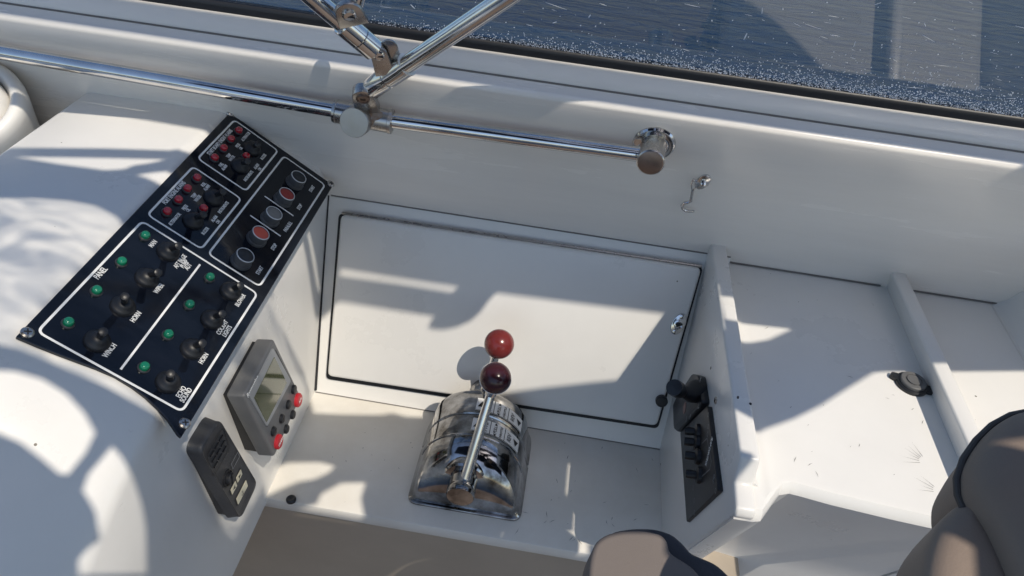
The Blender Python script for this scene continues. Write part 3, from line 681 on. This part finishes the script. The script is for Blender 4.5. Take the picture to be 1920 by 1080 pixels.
def items(): return [('+', .0010, .0052, 0), ('FWD', .0115, .0085, 0), ('|', .0175, 0, 0), ('PULL', .0245, .0062, 0), ('-', .0245, .0022, -.0085), ('+', .0245, .0022, .0085), ('THROTTLE', .0330, .0045, 0), ('|', .0385, 0, 0), ('REV', .0465, .0090, 0), ('-', .0585, .0052, 0)]
dome_label(.615, .0215, -.0060, .0665, items())
dome_label(.6495, .0215, -.0060, .0665, items())
# hubs and levers
def hub(y, s):
    z = -.766
    b = BM(); b.lathe((TX - .004, y, z), (0, -s, 0), [(.024, -.012), (.0265, -.006), (.0265, .004), (.0245, .0065), (.0180, .0075), (.0170, .022), (.0172, .0235), (.0178, .025), (.0178, .032), (.0166, .0345), (.0, .035)], 40)
    return part('hub', b, aged, th, 35)
h1 = hub(.566, 1); h2 = hub(.682, -1)
def lever(pts, r, c, rad, m, nm, seam):
    b = BM(); b.tube(pts, r, 20); lv = part('lever', b, chrome, th, 45)
    b = BM(); d = (c - pts[-2]).normalized(); b.ball(c, rad, 36, 1, d); k = part('knob', b, m, lv, 80, nm)
    b = BM(); b.lathe(c - d * (rad + .004), d, [(.006, 0), (.0066, .002), (.0075, .006), (.006, .008)], 20); part('collar', b, chrome, lv)
    return k, d
B1 = ay(.612, 929, 709); L0 = Vector((TX - .003, .545, -.765))
k1, dd1 = lever([L0, L0.lerp(B1, .35), L0.lerp(B1, .8), L0.lerp(B1, .98)], [.0072, .0068, .0058, .0052], B1, .0190, maroon, 'dark maroon ball knob with a pale seam', 1)
sa = Vector((.10, -.55, .85)).normalized(); u = sa.orthogonal().normalized(); v = sa.cross(u)
b = BM(); b.tube([B1 + (u * math.cos(t) + v * math.sin(t)) * .01895 for t in [2 * math.pi * k / 40 for k in range(41)]], .00055, 8); part('seam', b, white_p, th)
B2 = ay(.688, 936, 645); L1 = Vector((TX - .003, .698, -.765)); 
lever([L1, L1.lerp(B2, .35), L1.lerp(B2, .8), L1.lerp(B2, .98)], [.0072, .0068, .0058, .0052], B2, .0192, oldred, 'bright red ball knob', 0)
# small things on the shelf
solo('rubber_plug', BM().lathe(az(SHELF, 546, 938) + Vector((0, 0, 0)), (0, 0, 1), [(.0062, 0), (.0062, .003), (.0045, .005), (.003, .0045), (.0, .003)], 20), rubber, 'tiny black plug on the left front corner of the shelf', 'plug')
b = BM(); q = az(SHELF, 1246, 918); b.poly(round_poly([q + Vector((a, c, .0022)) for a, c in [(-.0016, -.004), (.0016, -.004), (.0016, .004), (-.0016, .004)]], .001), (0, 0, 1), .002)
solo('blue_fragment', b, mat('blue_plastic', (.02, .06, .35), .4), 'tiny blue plastic fragment at the right end of the shelf', 'fragment')

# ------------------------------------------------------------------ grab rail along the wall
RY0 = .738
def rp(px, py, y=RY0): return ay(y, px, py)
gr = thing('grab_rail', 'long stainless grab rail along the white side wall under the window', 'rail', rp(680, 218))
e0 = rp(-260, 53, .742); e1p = rp(632, 207); e2p = rp(732, 226); e3 = rp(1205, 290)
b = BM(); b.tube([e0, rp(300, 149), e1p, rp(690, 217)], .0086, 28); part('tube', b, chrome, gr)
b = BM(); b.tube([rp(690, 219), e2p, e3], .0086, 28); part('tube', b, chrome, gr)
b = BM(); fc = wp(1226, 268); b.lathe(fc, WN, [(.0235, 0), (.0240, .002), (.0225, .0045), (.0200, .0052), (.0175, .0048), (.015, .0055), (.0148, .004)], 40); fl = part('flange', b, chrome, gr)
post1 = rp(1220, 303, .716); b = BM(); ax_ = (post1 - fc).normalized(); ln = (post1 - fc).length
b.lathe(fc, ax_, [(.0143, 0), (.0143, ln - .001), (.0150, ln), (.0150, ln + .002), (.0138, ln + .003)], 36); pst = part('post', b, brushed, gr)
b = BM(); b.lathe(fc + ax_ * (ln + .0005), ax_, [(.0138, 0), (.0136, .0028), (.0125, .0034), (0, .0036)], 32); part('end_cap', b, capmetal, gr)
# canopy bow fittings
bf = thing('canopy_bow', 'jointed stainless canopy frame tubes rising from the clamp on the grab rail', 'canopy frame', rp(680, 218))
c0, c1 = rp(627, 208), rp(736, 229); dr = (c1 - c0).normalized()
b = BM(); b.tube([c0, c0.lerp(c1, .05), c0.lerp(c1, .06), c0.lerp(c1, .94), c0.lerp(c1, .95), c1], [.0128, .0136, .0130, .0130, .0140, .0136], 32); cl = part('clamp_sleeve', b, brushed, bf)
kc = rp(677, 222); kd = Vector((-.04, -.92, .22)).normalized()
b = BM(); b.lathe(kc, kd, [(.0130, .004), (.0162, .010), (.0166, .0115), (.0166, .0225), (.0158, .0238), (.0, .0240)], 44); kn = part('clamp_knob', b, dullsteel, bf, 35)
# rust weeping on the sleeve
rs = c0.lerp(c1, .70); 
b = BM(); u = Vector((0, -.7, .72)); pts = []
for k in range(14):
    a = 2 * math.pi * k / 14; r = 1 + .35 * math.sin(3 * a + 1); pts.append((.0085 * r * math.cos(a), .8 * r * math.sin(a)))
def on_sleeve(s, t): 
    up = Vector((0, 0, 1)); f = dr.cross(up).normalized(); f = f if f.y < 0 else -f; up = f.cross(dr); up = up if up.z > 0 else -up
    return rs + dr * s + (f * math.cos(t) + up * math.sin(t)) * .01335
ctr_v = b.b.verts.new(on_sleeve(0, .75)); rv = [b.b.verts.new(on_sleeve(s, .75 + t)) for s, t in pts]; mid = [b.b.verts.new(on_sleeve(s * .5, .75 + t * .5)) for s, t in pts]
for i in range(14):
    j = (i + 1) % 14; b.b.faces.new((ctr_v, mid[i], mid[j])); b.b.faces.new((mid[i], rv[i], rv[j], mid[j]))
part('rust_stain', b, rust, cl, 60)
# lug that carries the pivot
lg0, lg1 = rp(690, 205, .735), rp(681, 176, .722)
lug_n = Vector((.08, -.85, .42)).normalized()
def lug(c, tip, wd, th_, nm, m=brushed, par=bf):
    d = (tip - c); L = d.length; d.normalize(); s = d.cross(lug_n).normalized(); n = s.cross(d)
    n = n if n.y < 0 else -n
    pts = [c + s * wd * 1.15, tip + s * wd] + [tip + (s * math.cos(t) + d * math.sin(t)) * wd for t in [math.pi * k / 10 for k in range(1, 10)]] + [tip - s * wd, c - s * wd * 1.15]
    b = BM(); b.poly([p + n * th_ / 2 for p in pts], n, th_); b.bevel(.0008, 2, 50); o = part(nm, b, m, par); return n
nn = lug(lg0, lg1, .0115, .012, 'pivot_lug')
b = BM(); q = lg1 + nn * .006; b.lathe(q, nn, [(.0074, 0), (.0072, .0018), (.0060, .0024), (.0056, .0012), (.0028, .0012), (.0028, -.001), (0, -.001)], 24); part('pivot_screw', b, capmetal, bf)
# upper tube with its end sleeve
s0, s1, s2 = rp(695, 167, .726), rp(762, 122, .718), rp(1010, -45, .675)
b = BM(); b.tube([s0, s0.lerp(s1, .03), s0.lerp(s1, .47), s0.lerp(s1, .48), s0.lerp(s1, .52), s0.lerp(s1, .53), s1], [.0110, .0117, .0117, .0104, .0104, .0117, .0119], 32); part('end_sleeve', b, chrome, bf)
b = BM(); b.tube([s1, s1 + (s1 - s0).normalized() * .002], .0123, 28); part('end_ring', b, label_m, bf)
b = BM(); b.tube([s0.lerp(s1, .3), s2, s2 + (s2 - s0) * 3], .0092, 28); part('bow_tube', b, chrome, bf)
# fork clamped on the sleeve, then the second tube
f0, f1 = rp(722, 140, .712), rp(711, 102, .706)
nn = lug(f0, f1, .0085, .0035, 'fork_cheek', brushed); 
nn = lug(f0 + Vector((.008, .008, .006)), f1 + Vector((.008, .008, .006)), .0085, .0030, 'fork_cheek', brushed)
b = BM(); b.lathe(f1 + nn * .001, nn, [(.0056, 0), (.0054, .0020), (.004, .003), (0, .0032)], 20); fs = part('fork_screw', b, chrome, bf)
b = BM(); b.poly([f1 + nn * .0045 + Vector((a, 0, c)) for a, c in [(-.0045, -.0006), (.0045, -.0006), (.0045, .0006), (-.0045, .0006)]], nn, .001); part('screw_slot', b, ink, fs)
t0, t1, t2 = rp(706, 98, .709), rp(640, 42, .690), rp(545, -40, .664)
b = BM(); b.tube([t0, t0.lerp(t1, .10)], [.0075, .0085], 24); b.tube([t0.lerp(t1, .08), t0.lerp(t1, .10), t0.lerp(t1, .48), t0.lerp(t1, .485), t0.lerp(t1, .50), t0.lerp(t1, .51), t0.lerp(t1, .95), t0.lerp(t1, .98)], [.0108, .0118, .0118, .0105, .0105, .0118, .0118, .0108], 32); part('end_sleeve', b, chrome, bf)
b = BM(); b.tube([t0.lerp(t1, .6), t2, t2 + (t2 - t1) * 5], .0092, 28); part('bow_tube', b, chrome, bf)
g0, g1 = rp(664, 45, .680), rp(654, 22, .672)
nn = lug(g0, g1, .0125, .006, 'tube_bracket', brushed)
b = BM(); b.lathe(g1 + nn * .003, nn, [(.0068, 0), (.0066, .0022), (.0050, .0032), (0, .0034)], 20); fs = part('bracket_screw', b, chrome, bf)
b = BM(); b.poly([g1 + nn * .0068 + Vector((a, 0, c)) for a, c in [(-.0052, -.0006), (.0052, -.0006), (.0052, .0006), (-.0052, .0006)]], nn, .001); part('screw_slot', b, ink, fs)
b = BM(); b.tube([g1 + Vector((.004, .008, .006)), g1 + Vector((.012, .006, .030)), g1 + Vector((.014, .004, .07))], .008, 20); part('stay_tube', b, chrome, bf)

# ------------------------------------------------------------------ windscreen
RK = RAD(19.5); GU = Vector((0, -math.sin(RK), math.cos(RK))); GN = Vector((0, -math.cos(RK), -math.sin(RK))); GP = Vector((0, .800, -.3145))
def gp(x, s, d=0): return GP + Vector((x, 0, 0)) + GU * s + GN * d
ws = thing('windscreen', 'scratched salt flecked windscreen pane over the sill with blue water beyond', 'windscreen', GP)
b = BM(); b.sheet([gp(-1.3, -.004), gp(.97, -.004), gp(.97, .55), gp(-1.3, .55)]); part('pane', b, glass, ws)
b = BM(); b.loft([[gp(x, -.006, -.004), gp(x, -.006, .0045), gp(x, .0075, .0045), gp(x, .0105, .0025), gp(x, .0115, .0005), gp(x, .0115, -.004)] for x in (-1.3, 0, .97)], True); part('gasket', b, rubber, ws, 50)
# ragged bead of white sealant below the gasket
b = BM(); rows = []; n = 300
for i in range(n + 1):
    x = lerp(-1.2, 1.2, i / n); k = .0009 * (random.random() + .6 * math.sin(x * 40) + .4 * math.sin(x * 97)); h = .0034 + k
    rows.append([gp(x, -.0085, .001), gp(x, -.0085, .0062), gp(x, -.0085 + h * .8, .0080 + k), gp(x, -.0085 + h * 1.2, .0060), gp(x, -.0085 + h * 1.2, .001)])
b.loft(rows, True); part('sealant', b, caulk, ws, 60)
b = BM(); b.loft([[gp(x, .546, -.01), gp(x, .546, .012), gp(x, .576, .012), gp(x, .576, -.01)] for x in (-1.3, .97)], True); part('top_frame', b, gel, ws)
# salt specks and scratches on the pane
sb = BM()
def fleck(x, s, L, wd, a):
    dx, ds = math.cos(a), math.sin(a); c = [(-L, -wd), (L, -wd), (L, wd), (-L, wd)]
    base = [sb.b.verts.new(gp(x + p * dx - q * ds, s + p * ds + q * dx, .0005)) for p, q in c]; tip = sb.b.verts.new(gp(x, s, .0006 + wd * 1.1))
    for i in range(4): sb.b.faces.new((base[i], base[(i + 1) % 4], tip))
for i in range(5200):                       # dried spray, thickest low down and towards the right
    x = -.30 + .92 * random.random() ** .55; sc0 = .0035 + .014 * max(0, x + .1); q = .0115 + random.expovariate(1 / sc0)
    if q > .24: continue
    r = random.uniform(.00022, .00062); fleck(x, q, r, r * random.uniform(.5, 1), random.random() * 3)
for i in range(520):
    x = random.uniform(-.4, .62); r = random.uniform(.00025, .0008); fleck(x, random.uniform(.012, .24), r, r * .7, random.random() * 3)
for i in range(230):
    x = -.35 + .97 * random.random() ** .6; fleck(x, random.uniform(.014, .22), random.uniform(.0010, .0030) + random.expovariate(1 / .0022), random.uniform(.00006, .00019), random.gauss(-.12, .16))
for i in range(40):
    x = random.uniform(-.3, .62); fleck(x, random.uniform(.014, .22), random.uniform(.001, .004), random.uniform(.0002, .0005), random.random() * 3)
part('salt_and_scratches', sb, salt, ws, kind='stuff')

# ------------------------------------------------------------------ seats
def cushion(outline, nrm, th_, bev):
    b = BM(); b.poly(outline, nrm, th_); b.bevel(bev, 6, 40); return b
st = thing('helm_chair', 'dark taupe upholstered seat back cut off by the lower right corner', 'seat', (.40, .25, -.7))
def pillow(outline, nrm, rise, th_, drop=.006):
    """upholstered shape: rounded rim, domed top, solid body below"""
    nrm = Vector(nrm).normalized(); c = sum(outline, Vector()) / len(outline); b = BM()
    R = lambda k, h: [c + (p - c) * k + nrm * h for p in outline]
    b.loft([R(.955, -th_), R(.99, -th_ * .8), R(1.0, -drop * 1.6), R(.994, -drop * .7), R(.978, -drop * .05), R(.95, rise * .22), R(.88, rise * .5), R(.74, rise * .8), R(.5, rise * .96), R(.2, rise)], True); return b
SNn = Vector((-.15, -.25, 1)).normalized()
def sq(px, py, d=0): return on(Vector((.25, .29, -.285)) + SNn * d, SNn, px, py)
o1 = [sq(*p) for p in [(1806, 884), (1820, 852), (1843, 818), (1872, 790), (1905, 772), (1945, 764), (2100, 790), (2150, 1000), (2100, 1250), (1960, 1250), (1905, 1120), (1880, 1062), (1852, 1000), (1826, 960), (1808, 928)]]
b = pillow(round_poly(o1, .008, 3), SNn, .014, .05); part('backrest', b, taupe, st, 60)
b = BM(); b.tube([p - SNn * .006 for p in [sq(1815, 945), sq(1804, 920), sq(1802, 890), sq(1815, 852), sq(1839, 817), sq(1869, 788), sq(1904, 769), sq(1945, 761)]], .0020, 10); part('piping', b, taupe_dark, st)
o2 = [sq(*p, -.010) for p in [(1816, 935), (1792, 948), (1764, 974), (1743, 1006), (1730, 1045), (1722, 1100), (1715, 1200), (1900, 1250), (1905, 1120), (1880, 1050), (1850, 990), (1830, 955)]]
b = pillow(round_poly(o2, .007, 3), SNn, .010, .05); part('side_bolster', b, taupe, st, 60)
st2 = thing('companion_chair', 'pale taupe seat cushion with dark side piping at the bottom edge', 'seat', (.12, .36, -.7))
SZ = Vector((0, -.25, .97)).normalized()
def s2q(px, py, d=0): return on(Vector((.09, .345, -.50)) + SZ * d, SZ, px, py)
o3 = [s2q(*p) for p in [(1103, 1090), (1107, 1045), (1117, 1015), (1138, 1000), (1165, 994), (1205, 993), (1240, 1000), (1252, 1012), (1256, 1035), (1300, 1062), (1330, 1100), (1330, 1250), (1100, 1250)]]
b = cushion(round_poly(o3, .006, 3), SZ, .05, .008); part('cushion', b, mat('pale_taupe', (.17, .142, .126), .75, bump=.12, bscale=900, var=.1, vscale=8), st2, 60)
o4 = [s2q(*p, -.010) for p in [(1150, 995), (1190, 989), (1230, 990), (1262, 1000), (1284, 1020), (1296, 1036), (1345, 1056), (1390, 1100), (1390, 1250), (1120, 1250), (1120, 1020)]]
b = cushion(round_poly(o4, .006, 3), SZ, .05, .008); part('side_panel', b, dark_uph, st2, 60)

# ------------------------------------------------------------------ unseen canopy canvas with openings shaped to cast the lit patches, vinyl for ripples
SC = .40
cu_ = Vector((0, 1, 0)); cu_ = (cu_ - SUN * cu_.dot(SUN)).normalized(); cv_ = cu_.cross(SUN)         # in-sheet axes
cv_ = cv_ if cv_.x > 0 else -cv_
def up(p):
    p = Vector(p); q = p + SUN * (SC - p.dot(SUN)); return (q.dot(cv_), q.dot(cu_))
def back(uv): return SUN * SC + cv_ * uv[0] + cu_ * uv[1]
T = lambda px, py: az(TRAY, px, py)
Rm = lambda px, py: az(RIM, px, py)
Cn = lambda px, py: az(-.43, px, py)
Sf = lambda px, py: az(SHELF, px, py)
def con_pt(px, py):
    """a point on the rounded front of the console"""
    best = None; r = ray(px, py)
    for z in np.linspace(-.43, -.70, 136):
        p = r * z / r[2]
        y = p[1]; t = 0 if y > .385 else min(1, (.385 - y) / .30); t = t * t * (3 - 2 * t) if t < 1 else 1
        pr = [(lerp(a[0], c[0], t), lerp(a[1], c[1], t)) for a, c in zip(prof0, prof1)]
        for a, c in zip(pr, pr[1:]):
            if a[0] <= p[0] <= c[0] and a[0] != c[0]:
                zz = lerp(a[1], c[1], (p[0] - a[0]) / (c[0] - a[0]))
                if p[2] <= zz: return Vector(p)
    return Vector(r * -.6 / r[2]) if p[0] < -.3 else ax(-.305, px, py)
def far(uv, du=0, dv=0): return (uv[0] + du, uv[1] + dv)
open_, clear_ = [], []
# right hand trays: everything inboard of the slanting edge
e = [up(p) for p in [Rm(1388, 770), Rm(1412, 786), T(1424, 811), T(1440, 803), T(1490, 785), T(1540, 760), T(1592, 727), T(1638, 699), T(1660, 697), T(1700, 697), T(1800, 697), T(1925, 696)]]
lo = up((.30, .405, TRAY))[1]
uL = up((.2035, .70, RIM))[0] - .0005
e[0] = (uL, e[0][1]); vB = up((.2035, .470, RIM))[1]; uB = up((.2035, .44, -.557))[0] + .0005
open_.append(e + [(e[-1][0] + .30, e[-1][1]), (e[-1][0] + .30, lo), (uB, lo), (uB, vB), (uL, vB)])
cs_ = [up(az(-.50, *p)) for p in [(1110, 1040), (1122, 1016), (1140, 1004), (1168, 998), (1230, 998), (1248, 1010), (1252, 1038), (1285, 1062), (1290, 1200), (1105, 1200)]]
open_.append([(p[0], min(p[1], lo - .004)) for p in cs_])
# small slot that lights the rim and the triangle on the first tray
open_.append([up(p) for p in [Rm(1350, 555), Rm(1373, 557), T(1392, 607), T(1484, 617), T(1440, 637), T(1410, 642), T(1392, 642), Rm(1383, 602), Rm(1360, 598)]])
# hatch and the back of the shelf
def clip_u(poly, u1):
    """keep the part of a polygon with u <= u1"""
    out = []
    for i in range(len(poly)):
        p, q = poly[i - 1], poly[i]
        if (p[0] <= u1) != (q[0] <= u1): t = (u1 - p[0]) / (q[0] - p[0]); out.append((u1, lerp(p[1], q[1], t)))
        if q[0] <= u1: out.append(q)
    return out
vd = up((.2035, .70, RIM))[0] + .001               # light beyond this cannot clear the near partition
CS = lambda px, py: ax(-.3046, px, py)
main_ = [up(p) for p in [Sf(588, 774), Sf(640, 777), Sf(715, 778), Sf(735, 774), Sf(760, 781), Sf(900, 786), hp(912, 747), hp(1000, 735), hp(1100, 724), hp(1213, 713), hp(1271, 636), hp(1290, 609),
         hp(1262, 604), hp(1100, 584), hp(918, 561), hp(905, 574), hp(890, 595), hp(872, 612), hp(845, 624), hp(820, 629), hp(798, 627), hp(792, 622), hp(803, 604), hp(700, 588), hp(629, 577)]]
open_.append(clip_u(main_, vd) + [up(CS(p, q)) for p, q in [(592, 600), (586, 562), (580, 520), (574, 485), (567, 449), (540, 470), (505, 520), (522, 600), (572, 700), (583, 738)]])
open_.append([up(hp(*p)) for p in [(631, 517), (740, 534), (847, 550), (838, 559), (740, 543), (631, 528)]])
open_.append([up(CS(*p)) for p in [(578, 431), (583, 445), (590, 478), (596, 515), (600, 541), (596, 547), (590, 515), (583, 475), (578, 446), (574, 436)]])
open_.append([up(Cn(*p)) for p in [(-40, 140), (126, 178), (270, 202), (400, 224), (406, 229), (402, 237), (396, 229), (270, 207), (133, 183), (-40, 146)]])
open_.append([up(Cn(*p)) for p in [(-60, 165), (104, 197), (240, 220), (383, 244), (398, 250), (392, 262), (360, 283), (346, 283), (332, 279), (322, 282), (200, 278), (60, 276), (-60, 275)]])
def bead(u0): return (u0, lerp(BE[0][1], BE[1][1], (u0 - BE[0][0]) / (BE[1][0] - BE[0][0])))
BE = [up((-.8, .752, -.3375)), up((.52, .752, -.3375))]
open_.append([up(Cn(*p)) for p in [(28, 293), (310, 299), (285, 305), (250, 310), (233, 317), (197, 319), (110, 307)]])
open_.append([up(Cn(*p)) for p in [(258, 328), (312, 320), (330, 322), (320, 345), (297, 341)]])
rip = [up(Cn(*p)) for p in [(-40, 372), (60, 372), (130, 377), (178, 386), (215, 405), (240, 424)]] + [up(pp(*p)) for p in [(300, 440), (380, 470), (470, 530)]] + \
      [up(ax(-.3046, *p)) for p in [(516, 560), (540, 660), (575, 735), (525, 850), (480, 935), (440, 1010), (425, 1000), (390, 930), (360, 860)]] + [up(con_pt(*p)) for p in [(318, 800), (262, 760), (200, 725), (120, 690), (40, 655), (-40, 640)]]
clear_.append(rip)
# openings shaped to cast the wheel's light gaps on the rounded front
open_.append([up(con_pt(*p)) for p in [(-30, 694), (30, 697), (80, 712), (125, 740), (158, 775), (178, 812), (160, 850), (128, 890), (112, 888), (80, 860), (40, 830), (-30, 800)]])
open_.append([up(con_pt(*p)) for p in [(210, 838), (228, 858), (248, 895), (265, 945), (273, 990), (275, 1075), (150, 1078), (148, 1050), (165, 1030), (190, 1012), (184, 985), (180, 960), (168, 938), (156, 920), (166, 890), (190, 862)]])
# shelf patches
open_.append([up(Sf(*p)) for p in [(489, 905), (510, 880), (540, 868), (600, 867), (628, 874), (616, 886), (590, 898), (560, 903), (530, 915), (498, 930)]])
open_.append([up(Sf(*p)) for p in [(603, 926), (640, 906), (685, 905), (676, 935), (684, 975), (560, 955), (594, 945)]])
open_.append([up(Sf(*p)) for p in [(940, 1004), (1020, 1000), (1100, 996), (1103, 1040), (1040, 1034), (960, 1014)]])
# strip along the rolled edge of the wall at the right
bz_ = lambda u0, d: (bead(u0)[0], bead(u0)[1] + d)
ue = up(ay(.7505, 1900, 322))[0]
open_.append([bz_(BE[0][0], -.0055), bz_(ue - .003, -.0055), bz_(ue + .003, 0), bz_(BE[0][0], 0)])

def inside(p, poly):
    c = False; n = len(poly)
    for i in range(n):
        a, d = poly[i], poly[i - 1]
        if (a[1] > p[1]) != (d[1] > p[1]) and p[0] < (d[0] - a[0]) * (p[1] - a[1]) / (d[1] - a[1]) + a[0]: c = not c
    return c
us = [p[0] for q in open_ + clear_ for p in q]; ws_ = [p[1] for q in open_ + clear_ for p in q]
T0, T1 = up((-1.0, .7945, -.315)), up((.9, .7945, -.315))
def topline(u0): return (u0, lerp(T0[1], T1[1], (u0 - T0[0]) / (T1[0] - T0[0])))
box = [topline(min(us) - .9), topline(max(us) + .10), (max(us) + .10, min(ws_) - .34), (min(us) - .9, min(ws_) - .34)]
vs_, es_ = [], []
for q in [box] + open_ + clear_:
    k = len(vs_); vs_ += [Vector(p) for p in q]; es_ += [(k + i, k + (i + 1) % len(q)) for i in range(len(q))]
ov, oe, of, *_ = geometry.delaunay_2d_cdt(vs_, es_, [], 0, 1e-5)
cs, vn = BM(), BM()
for tgt in (cs, vn): tgt.vv = {}
for f in of:
    c = sum((ov[i] for i in f), Vector((0, 0))) / len(f)
    if not inside(c, box) or any(inside(c, q) for q in open_): continue
    tgt = vn if any(inside(c, q) for q in clear_) else cs
    for i in f:
        if i not in tgt.vv: tgt.vv[i] = tgt.b.verts.new(back(ov[i]))
    try: tgt.b.faces.new([tgt.vv[i] for i in f])
    except ValueError: pass
cn = thing('canopy', 'unseen canvas canopy, openings and tinted clear sheet added to shape the sunlight patches', 'canopy', back((0, .4)))
r = bmesh.ops.solidify(cs.b, geom=cs.b.faces[:], thickness=.0015)
part('canvas', cs, canvas, cn); part('ripple_light_sheet', vn, vinyl, cn)  # vinyl added here to break up the sun on the console
